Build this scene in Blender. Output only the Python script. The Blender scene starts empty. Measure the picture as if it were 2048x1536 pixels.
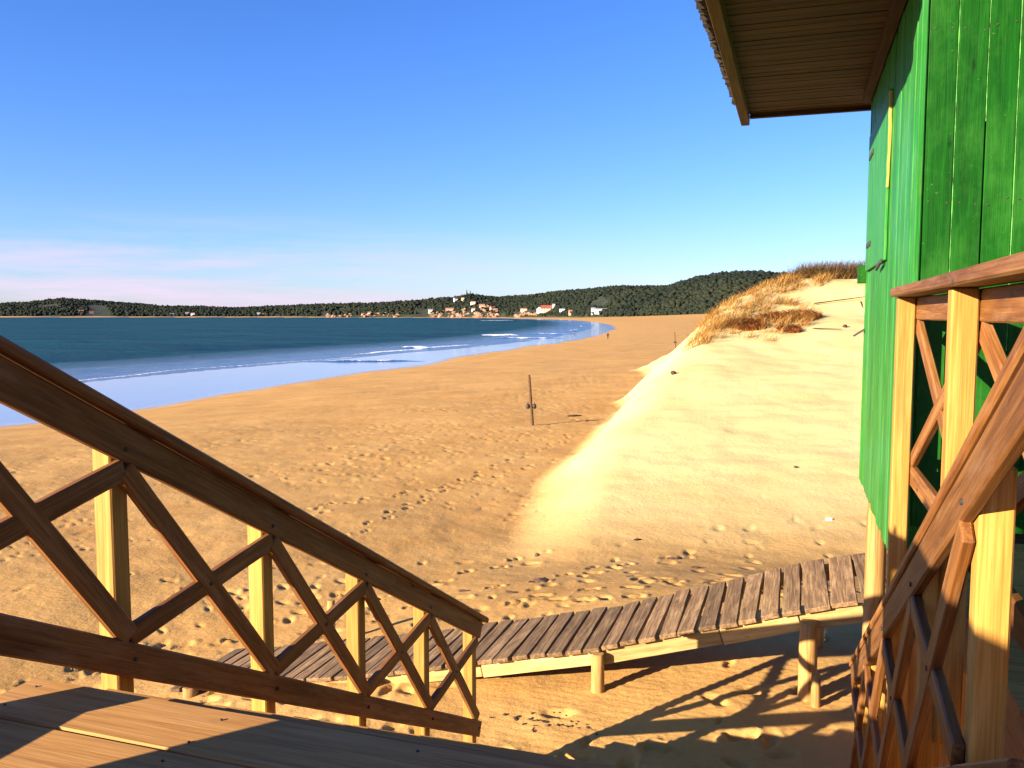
import bpy, bmesh, math, random
import numpy as np
from mathutils import Vector, Matrix, noise as mnoise

R = math.radians
rnd = random.Random(7)
rng = np.random.default_rng(11)
SC = bpy.context.scene
COL = SC.collection

# ------------------------------------------------------------------ camera, sky, sun, exposure
EYE = 7.5                      # eye height above the sea
YAW = 18.4                     # the view is turned 18.4 degrees left of the stair axis (+Y)
cd = bpy.data.cameras.new('camera'); cd.lens = 29.88; cd.sensor_width = 36
cd.clip_start = 0.05; cd.clip_end = 20000
cam = bpy.data.objects.new('camera', cd); COL.objects.link(cam)
cam.location = (0, 0, EYE); cam.rotation_euler = (R(90 - 4.64), 0, R(YAW))
SC.camera = cam

SUN_EL, SUN_AZ = 15.0, 40.0    # light travels 40 degrees to the right of +Y
travel = Vector((math.sin(R(SUN_AZ)) * math.cos(R(SUN_EL)), math.cos(R(SUN_AZ)) * math.cos(R(SUN_EL)), -math.sin(R(SUN_EL))))
ld = bpy.data.lights.new('sun', 'SUN'); ld.energy = 5.0; ld.angle = R(0.5); ld.color = (1.0, 0.86, 0.64)
sun = bpy.data.objects.new('sun', ld); COL.objects.link(sun)
sun.rotation_euler = travel.to_track_quat('-Z', 'Y').to_euler(); sun.location = (-30, -30, 40)

world = bpy.data.worlds.new('World'); SC.world = world; world.use_nodes = True
wt = world.node_tree; wt.nodes.clear()
def wn(t, **k):
    n = wt.nodes.new(t)
    for a, b in k.items(): setattr(n, a, b)
    return n
wout = wn('ShaderNodeOutputWorld'); wbg = wn('ShaderNodeBackground'); wbg.inputs['Strength'].default_value = 0.05
sky = wn('ShaderNodeTexSky', sky_type='NISHITA', sun_disc=False)
sky.sun_elevation = R(SUN_EL); sky.sun_rotation = R(180 + SUN_AZ)
sky.air_density = 1.0; sky.dust_density = 0.3; sky.ozone_density = 3.0; sky.altitude = 0
hs = wn('ShaderNodeHueSaturation'); hs.inputs['Saturation'].default_value = 1.1; hs.inputs['Value'].default_value = 1.0
wb = wn('ShaderNodeMix', data_type='RGBA', blend_type='MULTIPLY'); wb.inputs['Factor'].default_value = 1; wb.inputs[7].default_value = (0.84, 0.92, 1.4, 1)
wt.links.new(sky.outputs[0], wb.inputs[6]); wt.links.new(wb.outputs[2], hs.inputs['Color'])
# thin pinkish cloud streaks low over the horizon, all the way round
tc = wn('ShaderNodeTexCoord'); sep = wn('ShaderNodeSeparateXYZ'); wt.links.new(tc.outputs['Generated'], sep.inputs[0])
mp = wn('ShaderNodeMapping'); mp.inputs['Scale'].default_value = (2.2, 2.2, 26); wt.links.new(tc.outputs['Generated'], mp.inputs[0])
mp.inputs['Location'].default_value = (0.35, 0.2, 0.0)
cn = wn('ShaderNodeTexNoise'); cn.inputs['Scale'].default_value = 1.4; cn.inputs['Detail'].default_value = 7; cn.inputs['Roughness'].default_value = 0.62
wt.links.new(mp.outputs[0], cn.inputs['Vector'])
cr = wn('ShaderNodeMapRange'); cr.inputs[1].default_value = 0.41; cr.inputs[2].default_value = 0.66; wt.links.new(cn.outputs[0], cr.inputs[0])
be = wn('ShaderNodeMapRange'); be.interpolation_type = 'SMOOTHSTEP'
be.inputs[1].default_value = 0.125; be.inputs[2].default_value = 0.02; be.inputs[3].default_value = 0; be.inputs[4].default_value = 1
wt.links.new(sep.outputs['Z'], be.inputs[0])
mu = wn('ShaderNodeMath', operation='MULTIPLY'); wt.links.new(cr.outputs[0], mu.inputs[0]); wt.links.new(be.outputs[0], mu.inputs[1])
mx = wn('ShaderNodeMix', data_type='RGBA'); dl = wn('ShaderNodeVectorMath', operation='DOT_PRODUCT'); wt.links.new(tc.outputs['Generated'], dl.inputs[0]); dl.inputs[1].default_value = (-math.cos(R(YAW)), -math.sin(R(YAW)), 0)
dm = wn('ShaderNodeMapRange'); dm.interpolation_type = 'SMOOTHSTEP'; dm.inputs[1].default_value = -0.15; dm.inputs[2].default_value = 0.35; dm.inputs[3].default_value = 0.12; wt.links.new(dl.outputs['Value'], dm.inputs[0])
mu2 = wn('ShaderNodeMath', operation='MULTIPLY'); wt.links.new(mu.outputs[0], mu2.inputs[0]); wt.links.new(dm.outputs[0], mu2.inputs[1])
wt.links.new(mu2.outputs[0], mx.inputs['Factor'])
wt.links.new(hs.outputs[0], mx.inputs[6]); mx.inputs[7].default_value = (4.7, 3.9, 5.0, 1)
wt.links.new(mx.outputs[2], wbg.inputs['Color']); wt.links.new(wbg.outputs[0], wout.inputs[0])

vs = SC.view_settings
vs.view_transform = 'Standard'; vs.look = 'None'; vs.exposure = 2.0; vs.gamma = 1.0; vs.use_curve_mapping = False

# ------------------------------------------------------------------ helpers
W = {}                                                  # world matrices of what has been built
def reg(o, M, parent=None):
    W[o.name] = M
    if parent is not None:
        o.parent = parent
        o.matrix_basis = W[parent.name].inverted() @ M
    else:
        o.matrix_basis = M
    COL.objects.link(o)
    return o
def tag(o, label=None, cat=None, group=None, kind=None):
    if label: o['label'] = label
    if cat: o['category'] = cat
    if group: o['group'] = group
    if kind: o['kind'] = kind
    return o
def thing(name, label, cat, loc=(0, 0, 0), group=None):
    o = bpy.data.objects.new(name, None); o.empty_display_size = 0.2
    reg(o, Matrix.Translation(loc)); return tag(o, label, cat, group)
def link_mesh(name, me, mat, M=Matrix.Identity(4), parent=None):
    if mat is not None and not me.materials: me.materials.append(mat)
    return reg(bpy.data.objects.new(name, me), M, parent)
def mesh_np(name, verts, faces, smooth=False, attrs=None):
    me = bpy.data.meshes.new(name)
    verts = np.asarray(verts, np.float32); faces = np.asarray(faces, np.int32)
    n, k = faces.shape
    me.vertices.add(len(verts)); me.vertices.foreach_set('co', verts.ravel())
    me.loops.add(n * k); me.loops.foreach_set('vertex_index', faces.ravel())
    me.polygons.add(n); me.polygons.foreach_set('loop_start', np.arange(0, n * k, k, dtype=np.int32))
    me.polygons.foreach_set('loop_total', np.full(n, k, np.int32))
    if smooth: me.polygons.foreach_set('use_smooth', np.ones(n, bool))
    me.update(calc_edges=True)
    for a, v in (attrs or {}).items():
        at = me.attributes.new(a, 'FLOAT', 'POINT'); at.data.foreach_set('value', np.asarray(v, np.float32).ravel())
    return me
_boxes = {}
def box_mesh(lx, ly, lz, mat, bev=0.004, rough=0, seed=0):
    key = (round(lx, 3), round(ly, 3), round(lz, 3), mat.name, bev, rough, seed)
    if key in _boxes: return _boxes[key]
    bm = bmesh.new(); bmesh.ops.create_cube(bm, size=1)
    for v in bm.verts: v.co = (v.co.x * lx, v.co.y * ly, v.co.z * lz)
    if rough:
        le = [e for e in bm.edges if abs((e.verts[0].co - e.verts[1].co).x) > lx * 0.9]
        bmesh.ops.subdivide_edges(bm, edges=le, cuts=7, use_grid_fill=True)
        for v in bm.verts:
            q = Vector((v.co.x * 3, v.co.y * 5 + seed * 9.1, v.co.z * 5))
            d = mnoise.noise_vector(q) * rough + mnoise.noise_vector(q * 3.7) * rough * 0.5
            v.co += Vector((d.x * 0.8, d.y, d.z * 0.5))
    if bev:
        ed = [e for e in bm.edges if len(e.link_faces) == 2 and e.calc_face_angle(0) > 1.0]
        bmesh.ops.bevel(bm, geom=ed, offset=bev, segments=1, affect='EDGES', profile=0.7)
    me = bpy.data.meshes.new('box'); bm.to_mesh(me); bm.free(); me.materials.append(mat)
    _boxes[key] = me
    return me
def frame(p0, p1, up):
    x = (Vector(p1) - Vector(p0)); L = x.length; x.normalize()
    z = Vector(up); z = (z - x * z.dot(x)).normalized(); y = z.cross(x)
    M = Matrix((x, y, z)).transposed().to_4x4(); M.translation = (Vector(p0) + Vector(p1)) / 2
    return M, L
def beam(name, parent, p0, p1, sy, sz, mat, up=(0, 0, 1), bev=0.004, rough=0, seed=0):
    """timber from p0 to p1: sz across 'up', sy across the other way; grain runs along it"""
    M, L = frame(p0, p1, up)
    return link_mesh(name, box_mesh(L, sy, sz, mat, bev, rough, seed), None, M, parent)
def log_mesh(L, r, mat, seed=0, seg=14, taper=0.06):
    bm = bmesh.new(); rings = []
    nz = max(4, int(L / 0.12))
    for i in range(nz + 1):
        x = -L / 2 + L * i / nz; ring = []
        for j in range(seg):
            a = 2 * math.pi * j / seg
            rr = r * (1 - taper * i / nz) * (1 + 0.05 * mnoise.noise(Vector((x * 3, math.cos(a) * 1.5 + seed * 7, math.sin(a) * 1.5))))
            if i in (0, nz): rr *= 0.93
            ring.append(bm.verts.new((x, rr * math.cos(a), rr * math.sin(a))))
        rings.append(ring)
    for i in range(nz):
        for j in range(seg):
            bm.faces.new((rings[i][j], rings[i][(j + 1) % seg], rings[i + 1][(j + 1) % seg], rings[i + 1][j])).smooth = True
    bm.faces.new(rings[0]); bm.faces.new(rings[-1][::-1])
    bmesh.ops.recalc_face_normals(bm, faces=bm.faces)
    me = bpy.data.meshes.new('log'); bm.to_mesh(me); bm.free(); me.materials.append(mat)
    return me
def log(name, parent, p0, p1, r, mat, seed=0, taper=0.06):
    M, L = frame(p0, p1, (0, 1, 0.01))
    return link_mesh(name, log_mesh(L, r, mat, seed, taper=taper), None, M, parent)

CY, SY = math.cos(R(YAW)), math.sin(R(YAW))
def c2w(X, Y):                                          # east/north of the view axis -> world
    return X * CY - Y * SY, X * SY + Y * CY
def w2c(x, y):
    return x * CY + y * SY, -x * SY + y * CY

# ------------------------------------------------------------------ materials
def new_mat(name):
    m = bpy.data.materials.new(name); m.use_nodes = True
    nt = m.node_tree; bs = nt.nodes['Principled BSDF']
    def N(t, **k):
        n = nt.nodes.new(t)
        for a, b in k.items(): setattr(n, a, b)
        return n
    return m, nt, bs, N, nt.links.new
def ramp(N, stops):
    r = N('ShaderNodeValToRGB'); e = r.color_ramp.elements
    while len(e) < len(stops): e.new(0.5)
    for i, (p, c) in enumerate(stops):
        e[i].position = p; e[i].color = (*c, 1) if len(c) == 3 else c
    return r
def wood(name, dark, mid, light, rough=0.7, grain=1.0, bump=0.25, wear=None, wear_amt=0.0, vary=0.25, spec=0.25, patch=None):
    m, nt, bs, N, L = new_mat(name)
    tc = N('ShaderNodeTexCoord'); oi = N('ShaderNodeObjectInfo')
    off = N('ShaderNodeVectorMath', operation='SCALE'); off.inputs[0].default_value = (31.7, 17.3, 53.1)
    L(oi.outputs['Random'], off.inputs['Scale'])
    ad = N('ShaderNodeVectorMath', operation='ADD'); L(tc.outputs['Object'], ad.inputs[0]); L(off.outputs[0], ad.inputs[1])
    m1 = N('ShaderNodeMapping'); m1.inputs['Scale'].default_value = (0.9, 14 * grain, 14 * grain); L(ad.outputs[0], m1.inputs[0])
    n1 = N('ShaderNodeTexNoise'); n1.inputs['Scale'].default_value = 1.6; n1.inputs['Detail'].default_value = 5; n1.inputs['Distortion'].default_value = 0.9
    L(m1.outputs[0], n1.inputs['Vector'])
    m2 = N('ShaderNodeMapping'); m2.inputs['Scale'].default_value = (2.5, 90 * grain, 90 * grain); L(ad.outputs[0], m2.inputs[0])
    n2 = N('ShaderNodeTexNoise'); n2.inputs['Scale'].default_value = 1.5; n2.inputs['Detail'].default_value = 4
    L(m2.outputs[0], n2.inputs['Vector'])
    mxf = N('ShaderNodeMix', data_type='FLOAT'); mxf.inputs[0].default_value = 0.45
    L(n1.outputs[0], mxf.inputs[2]); L(n2.outputs[0], mxf.inputs[3])
    rp = ramp(N, [(0.32, dark), (0.5, mid), (0.68, light)]); L(mxf.outputs[0], rp.inputs[0])
    # knots
    mk = N('ShaderNodeMapping'); mk.inputs['Scale'].default_value = (2.2, 7, 7); L(ad.outputs[0], mk.inputs[0])
    vo = N('ShaderNodeTexVoronoi'); vo.inputs['Scale'].default_value = 1.0; L(mk.outputs[0], vo.inputs['Vector'])
    kr = N('ShaderNodeMapRange'); kr.inputs[1].default_value = 0.10; kr.inputs[2].default_value = 0.03; L(vo.outputs['Distance'], kr.inputs[0])
    kx = N('ShaderNodeMix', data_type='RGBA'); L(kr.outputs[0], kx.inputs['Factor']); L(rp.outputs[0], kx.inputs[6])
    kx.inputs[7].default_value = (*[c * 0.45 for c in dark], 1)
    last = kx.outputs[2]
    if wear:
        n3 = N('ShaderNodeTexNoise'); n3.inputs['Scale'].default_value = 3.5; n3.inputs['Detail'].default_value = 6; n3.inputs['Roughness'].default_value = 0.7
        m3 = N('ShaderNodeMapping'); m3.inputs['Scale'].default_value = (0.8, 4, 4); L(ad.outputs[0], m3.inputs[0]); L(m3.outputs[0], n3.inputs['Vector'])
        wr = N('ShaderNodeMapRange'); wr.inputs[1].default_value = 0.5; wr.inputs[2].default_value = 0.75; wr.inputs[4].default_value = wear_amt
        L(n3.outputs[0], wr.inputs[0])
        wx = N('ShaderNodeMix', data_type='RGBA'); L(wr.outputs[0], wx.inputs['Factor']); L(last, wx.inputs[6]); wx.inputs[7].default_value = (*wear, 1)
        last = wx.outputs[2]
    if patch:                                           # chalky, sand-scoured and sun-faded patches that run across the boards
        geo = N('ShaderNodeNewGeometry'); n5 = N('ShaderNodeTexNoise'); n5.inputs['Scale'].default_value = 1.7; n5.inputs['Detail'].default_value = 9; n5.inputs['Roughness'].default_value = 0.72
        m5 = N('ShaderNodeMapping'); m5.inputs['Scale'].default_value = (1, 1, 0.6); L(geo.outputs['Position'], m5.inputs[0]); L(m5.outputs[0], n5.inputs['Vector'])
        p5 = N('ShaderNodeMapRange'); p5.inputs[1].default_value = 0.47; p5.inputs[2].default_value = 0.72; p5.inputs[4].default_value = 0.75; L(n5.outputs[0], p5.inputs[0])
        x5 = N('ShaderNodeMix', data_type='RGBA'); L(p5.outputs[0], x5.inputs['Factor']); L(last, x5.inputs[6]); x5.inputs[7].default_value = (*patch, 1)
        n6 = N('ShaderNodeTexNoise'); n6.inputs['Scale'].default_value = 16; n6.inputs['Detail'].default_value = 6; n6.inputs['Roughness'].default_value = 0.7; L(geo.outputs['Position'], n6.inputs['Vector'])
        p6 = N('ShaderNodeMapRange'); p6.inputs[1].default_value = 0.66; p6.inputs[2].default_value = 0.70; p6.inputs[4].default_value = 0.8; L(n6.outputs[0], p6.inputs[0])
        x6 = N('ShaderNodeMix', data_type='RGBA'); L(p6.outputs[0], x6.inputs['Factor']); L(x5.outputs[2], x6.inputs[6]); x6.inputs[7].default_value = (0.10, 0.13, 0.05, 1)
        last = x6.outputs[2]
    va = N('ShaderNodeMapRange'); va.inputs[3].default_value = 1 - vary; va.inputs[4].default_value = 1 + vary; L(oi.outputs['Random'], va.inputs[0])
    bs.inputs['Specular IOR Level'].default_value = spec
    hv = N('ShaderNodeHueSaturation'); L(va.outputs[0], hv.inputs['Value']); L(last, hv.inputs['Color'])
    L(hv.outputs[0], bs.inputs['Base Color'])
    bs.inputs['Roughness'].default_value = rough
    bp = N('ShaderNodeBump'); bp.inputs['Strength'].default_value = bump; bp.inputs['Distance'].default_value = 0.01
    L(mxf.outputs[0], bp.inputs['Height']); L(bp.outputs[0], bs.inputs['Normal'])
    return m
def plain(name, col, rough=0.8, var=0.25, scale=6, spec=0.3, bump=0.0):
    m, nt, bs, N, L = new_mat(name)
    tc = N('ShaderNodeTexCoord'); oi = N('ShaderNodeObjectInfo')
    ad = N('ShaderNodeVectorMath', operation='ADD'); L(tc.outputs['Object'], ad.inputs[0]); L(oi.outputs['Random'], ad.inputs[1])
    n1 = N('ShaderNodeTexNoise'); n1.inputs['Scale'].default_value = scale; n1.inputs['Detail'].default_value = 6; L(ad.outputs[0], n1.inputs['Vector'])
    rp = ramp(N, [(0.3, [c * (1 - var) for c in col]), (0.7, [min(1, c * (1 + var)) for c in col])]); L(n1.outputs[0], rp.inputs[0])
    L(rp.outputs[0], bs.inputs['Base Color']); bs.inputs['Roughness'].default_value = rough; bs.inputs['Specular IOR Level'].default_value = spec
    if bump:
        bp = N('ShaderNodeBump'); bp.inputs['Strength'].default_value = bump; L(n1.outputs[0], bp.inputs['Height']); L(bp.outputs[0], bs.inputs['Normal'])
    return m

M_RAIL = wood('oiled_pine', (0.07, 0.022, 0.004), (0.15, 0.055, 0.012), (0.25, 0.11, 0.032), rough=0.6, wear=(0.27, 0.15, 0.08), wear_amt=0.6)
M_POST = wood('yellow_pine', (0.22, 0.095, 0.014), (0.33, 0.165, 0.03), (0.44, 0.25, 0.06), rough=0.65, vary=0.18, wear=(0.30, 0.12, 0.02), wear_amt=0.5)
M_DECK = wood('deck_pine', (0.23, 0.095, 0.025), (0.38, 0.18, 0.05), (0.48, 0.25, 0.08), rough=0.75, wear=(0.38, 0.21, 0.09), wear_amt=0.4, vary=0.15)
M_WALK = wood('weathered_plank', (0.045, 0.024, 0.011), (0.135, 0.076, 0.036), (0.30, 0.18, 0.085), rough=0.9, grain=1.1, bump=0.6, wear=(0.36, 0.23, 0.12), wear_amt=0.7, vary=0.32)
M_STRING = wood('pale_stringer', (0.24, 0.14, 0.045), (0.38, 0.25, 0.09), (0.50, 0.35, 0.15), rough=0.8, wear=(0.20, 0.10, 0.035), wear_amt=0.5)
M_LOG = wood('log_timber', (0.18, 0.085, 0.02), (0.31, 0.165, 0.05), (0.42, 0.25, 0.09), rough=0.8, grain=0.7)
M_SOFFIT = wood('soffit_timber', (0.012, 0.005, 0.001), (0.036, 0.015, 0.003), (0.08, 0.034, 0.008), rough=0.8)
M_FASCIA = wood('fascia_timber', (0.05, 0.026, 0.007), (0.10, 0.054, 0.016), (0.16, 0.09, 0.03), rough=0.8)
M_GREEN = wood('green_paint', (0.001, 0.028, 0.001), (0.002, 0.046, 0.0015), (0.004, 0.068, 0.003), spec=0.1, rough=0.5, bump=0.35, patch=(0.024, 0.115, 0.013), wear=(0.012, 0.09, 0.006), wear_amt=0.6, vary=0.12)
M_GREEN2 = wood('lighter_green_paint', (0.007, 0.085, 0.008), (0.013, 0.13, 0.013), (0.035, 0.19, 0.04), spec=0.12, rough=0.5, bump=0.35, patch=(0.035, 0.175, 0.055), wear=(0.11, 0.20, 0.035), wear_amt=0.5, vary=0.2)  # lighter green of the side wall; the front wall's green is darker
M_SHEET = plain('roof_sheet_dark', (0.035, 0.03, 0.026), 0.7)
M_RAW = wood('raw_split_wood', (0.12, 0.14, 0.02), (0.25, 0.22, 0.05), (0.36, 0.30, 0.09), rough=0.85)
M_SEAM = plain('pale_seam', (0.05, 0.17, 0.03), 0.8, 0.9, 14)
M_IRON = plain('dark_iron', (0.035, 0.03, 0.028), 0.6)

# ------------------------------------------------------------------ the ground
SHORE = np.array([(-300, -170), (-190, -70), (-110, -10), (-62, 30), (-46, 44), (-34, 57), (-29.7, 67), (-24, 88), (-18, 110), (-12, 134), (-2.5, 175), (8, 212), (20, 255),
                  (36, 340), (54, 452), (70, 600), (80, 780), (86, 1000), (84, 1200), (60, 1520), (-28, 2000), (-235, 2300), (-476, 2480), (-832, 2640),
                  (-1230, 2660), (-1566, 2600), (-2000, 2450), (-2600, 2300), (-4200, 2300)], float)
def shore_dist(X, Y):
    """signed distance inland from the line where the dry sand begins"""
    X = np.asarray(X, float); Y = np.asarray(Y, float)
    best = np.full(X.shape, 1e18); sg = np.ones(X.shape)
    for (ax, ay), (bx, by) in zip(SHORE[:-1], SHORE[1:]):
        dx, dy = bx - ax, by - ay; l2 = dx * dx + dy * dy
        t = np.clip(((X - ax) * dx + (Y - ay) * dy) / l2, 0, 1)
        qx, qy = X - (ax + t * dx), Y - (ay + t * dy)
        d2 = qx * qx + qy * qy
        cr = dx * qy - dy * qx                           # >0: left of the line (sea)
        m = d2 < best
        best = np.where(m, d2, best); sg = np.where(m, np.where(cr > 0, -1.0, 1.0), sg)
    return np.sqrt(best) * sg
def sstep(x, a, b):
    t = np.clip((x - a) / (b - a), 0, 1); return t * t * (3 - 2 * t)
def vnoise(x, y, seed=0):
    """value noise on numpy arrays"""
    xi = np.floor(x).astype(np.int64); yi = np.floor(y).astype(np.int64); fx = x - xi; fy = y - yi
    def h(a, b):
        n = (a * 374761393 + b * 668265263 + seed * 1442695041) & 0x7fffffff
        n = ((n ^ (n >> 13)) * 1274126177) & 0x7fffffff
        return ((n ^ (n >> 16)) & 0xffff) / 65535.0
    u = fx * fx * (3 - 2 * fx); v = fy * fy * (3 - 2 * fy)
    return (h(xi, yi) * (1 - u) + h(xi + 1, yi) * u) * (1 - v) + (h(xi, yi + 1) * (1 - u) + h(xi + 1, yi + 1) * u) * v
def fbm(x, y, o=4, seed=0):
    s = 0; a = 0.5
    for i in range(o):
        s = s + a * (vnoise(x, y, seed + i) - 0.5); x = x * 2.03 + 5.2; y = y * 2.03 + 1.3; a *= 0.5
    return s
def wet_width(Y):
    return np.interp(Y, [0, 60, 100, 150, 220, 400, 3000], [26, 25, 26, 20, 12, 14, 10])
ZE = [12, 16, 20, 24, 30, 37, 46, 50, 53, 56]
XE = [0.2, 0.8, 1.5, 2.3, 4.5, 7.5, 11.3, 12.9, 16.0, 19.5]
WE = [-5.2, -4.7, -4.2, -3.8, -3.0, -1.95, -0.3, 1.0, 2.0, 2.6]
def ground(X, Y, detail=True):
    X = np.asarray(X, float); Y = np.asarray(Y, float)
    s = shore_dist(X, Y); ww = wet_width(Y)
    s = s + fbm(X * 0.09, Y * 0.05, 3, 40) * 6 * sstep(Y, 20, 60) * np.exp(-(s / 25) ** 2)
    dry = 0.15 + 4.3 * (1 - np.exp(-np.maximum(s, 0) / 52))
    e = np.where(s > 0, dry, np.where(s > -ww, 0.15 * (1 + s / ww), (s + ww) * 0.035))
    e = np.maximum(e, -6)
    e = e + 6.5 * sstep(s, 40, 200) * sstep(Y, 200, 650)
    # gentle swells of the dry beach
    e = e + fbm(X * 0.12, Y * 0.12, 3, 3) * 0.35 * sstep(s, 6, 30) * (Y < 400)
    # the sand around the stairs and the boardwalk
    v, u = c2w(X, Y)
    near = EYE - 3.58 + 0.115 * (np.clip(v, -9, 3) - 0.1) + 0.02 * (u - 8) - 0.08 * np.clip(-v - 5, 0, 4)
    g = np.exp(-(((v + 1.5) / 8) ** 2 + ((u - 6.5) / 7.5) ** 2) ** 2)
    e = e * (1 - g) + near * g
    # the dune
    Xe = np.interp(Y, ZE, XE) + fbm(Y * 0.16 + X * 0.03, X * 0.05, 3, 61) * 2.0 * sstep(Y, 14, 24); We = np.interp(Y, ZE, WE)
    wob = fbm(X * 0.25, Y * 0.25, 3, 9) * 0.6 * sstep(Y, 18, 40)
    face = We + 0.05 * np.minimum(np.maximum(X - Xe, 0), 16) + wob * 0.7
    side = We - 1.05 * (Xe - X) + wob
    back = 3.1 - 0.35 * (Y - 57) + wob
    def smin(a, b, k):
        q = np.clip(0.5 + 0.5 * (b - a) / k, 0, 1); return b * (1 - q) + a * q - k * q * (1 - q)
    face = We + 0.04 * np.clip(X - Xe, -8, 16) + wob * 0.7
    D = smin(smin(face, side + 0.55, 1.3), np.minimum(back, 2.9 + wob), 0.6) + EYE
    k = 0.6; hh = np.clip(0.5 + 0.5 * (D - e) / k, 0, 1)
    dune = hh * sstep(Y, 10, 22)
    e = np.where(Y > 10, e * (1 - hh) + D * hh + k * hh * (1 - hh), e)
    if detail:
        # small hummocks of trodden sand
        tread = sstep(s, 5, 25) * (1 - 0.75 * dune) * (Y < 90)
        e = e + fbm(X * 1.6, Y * 1.6, 3, 21) * 0.05 * tread + fbm(X * 5, Y * 5, 2, 22) * 0.012 * tread
        e = e + fbm(X * 0.7, Y * 1.1, 3, 25) * 0.12 * dune
        # wind ripples below the boardwalk
        rp = np.sin((u * 1.0 + v * 0.25) * 2 * math.pi / 0.11 + 5 * vnoise(v * 1.3, u * 1.3, 31)) * 0.006
        e = e + rp * sstep(v, -3.5, -2) * (u > 6) * (u < 10)
    return e, s, dune
def gz(x, y):
    """height of the sand at a world point"""
    X, Y = w2c(x, y); return float(ground(np.array([X]), np.array([Y]))[0][0])
def footprints(X, Y, cell, dens, seed, L, Wd, depth):
    """dents left by feet: jittered cells, oval hollows with a raised rim"""
    X = X + fbm(X * 4, Y * 4, 2, seed + 300) * 0.16; Y = Y + fbm(X * 4 + 9, Y * 4, 2, seed + 400) * 0.16
    ci = np.floor(X / cell).astype(np.int64); cj = np.floor(Y / cell).astype(np.int64); out = np.zeros_like(X)
    def hsh(a, b, k):
        n = (a * 73856093 + b * 19349663 + (seed * 10 + k) * 83492791) & 0x7fffffff
        n = ((n ^ (n >> 13)) * 1274126177) & 0x7fffffff
        return ((n ^ (n >> 16)) & 0xffff) / 65535.0
    for di in (-1, 0, 1):
        for dj in (-1, 0, 1):
            a, b = ci + di, cj + dj
            on = hsh(a, b, 0) < dens(a * cell, b * cell)
            px = (a + 0.1 + 0.8 * hsh(a, b, 1)) * cell; py = (b + 0.1 + 0.8 * hsh(a, b, 2)) * cell
            th = hsh(a, b, 3) * 6.283; sc = 0.7 + 0.6 * hsh(a, b, 4)
            dx, dy = X - px, Y - py
            p = (dx * np.cos(th) + dy * np.sin(th)) / (L * sc); q = (-dx * np.sin(th) + dy * np.cos(th)) / (Wd * sc)
            r2 = p * p + q * q
            out += on * depth * sc * (-np.exp(-r2 * r2 * 1.5) + 0.16 * np.exp(-((np.sqrt(r2) - 1.45) / 0.45) ** 2))
    return out
def polar(az_in, d_in, rs):
    az = np.concatenate([np.arange(-180, -az_in, 3.0), np.arange(-az_in, az_in, d_in), np.arange(az_in, 180, 3.0)])
    n, m = len(az), len(rs)
    A, Rr = np.meshgrid(np.radians(az), rs)
    X = (np.sin(A) * Rr).ravel(); Y = (np.cos(A) * Rr).ravel()
    i = np.arange(m - 1)[:, None] * n; j = np.arange(n)[None, :]; j2 = (j + 1) % n
    F = np.stack([i + j, i + j2, i + n + j2, i + n + j], -1).reshape(-1, 4)
    return X, Y, F[:, ::-1], n
rs = np.concatenate([[0.02, 1.0, 2.0], np.exp(np.arange(math.log(3.0), math.log(62), 0.0058)), np.exp(np.arange(math.log(62), math.log(9000), 0.022))])
X, Y, F, n = polar(36, 0.125, rs)
e, s, dune = ground(X, Y)
near = (np.hypot(X, Y) < 75) & (np.abs(np.degrees(np.arctan2(X, Y))) < 40)
xn, yn, sn, dn = X[near], Y[near], s[near], dune[near]
def dens_main(a, b):
    d = 0.04 + 0.5 * sstep(vnoise(a * 0.22, b * 0.22, 70), 0.45, 0.75)
    vv, uu = c2w(a, b)
    d = np.where((uu > 6) & (uu < 9.6) & (vv > -3.2), 0.05, d)
    return np.where((uu < 8.0) & (vv > -2.2) & (vv < 0), 0.55, d)
fp = footprints(xn, yn, 0.40, dens_main, 1, 0.12, 0.06, 0.04) * (1 - 0.6 * sstep(np.hypot(xn, yn), 14, 30))
fp2 = footprints(xn, yn, 0.75, lambda a, b: 0.5 * sstep(vnoise(a * 0.15, b * 0.15, 77), 0.45, 0.75), 2, 0.14, 0.08, 0.05) * (1 - 0.7 * sstep(np.hypot(xn, yn), 14, 30))
sn_ = sstep(sn, 9, 16)
band = sstep(sn, 26, 31) * (1 - sstep(sn, 40, 46)) * (yn > 25)
fp3 = footprints(xn, yn, 0.65, lambda a, b: 0.6 * sstep(vnoise(a * 0.2, b * 0.2, 99), 0.3, 0.6), 3, 0.14, 0.10, 0.042) * band
trail = np.zeros_like(xn)
vn_, un_ = c2w(xn, yn)
TR = [((-9.5, 7.5), (-4.2, 16)), ((-7.2, 6.5), (-6.0, 13)), ((-8.5, 9), (-12, 20)), ((-4.8, 10.4), (0.8, 13.5)), ((-3.5, 11.5), (2.6, 12.2)), ((-6.5, 10.5), (-1.0, 15.5)),
      ((-0.3, 7.4), (-2.6, 7.0)), ((-8.5, 5.5), (-5.2, 9.5)), ((-10.5, 12), (-5, 12.5)), ((-2, 13), (3, 11)), ((-12, 18), (-6, 30)), ((-9, 16), (-9, 34))]
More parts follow.
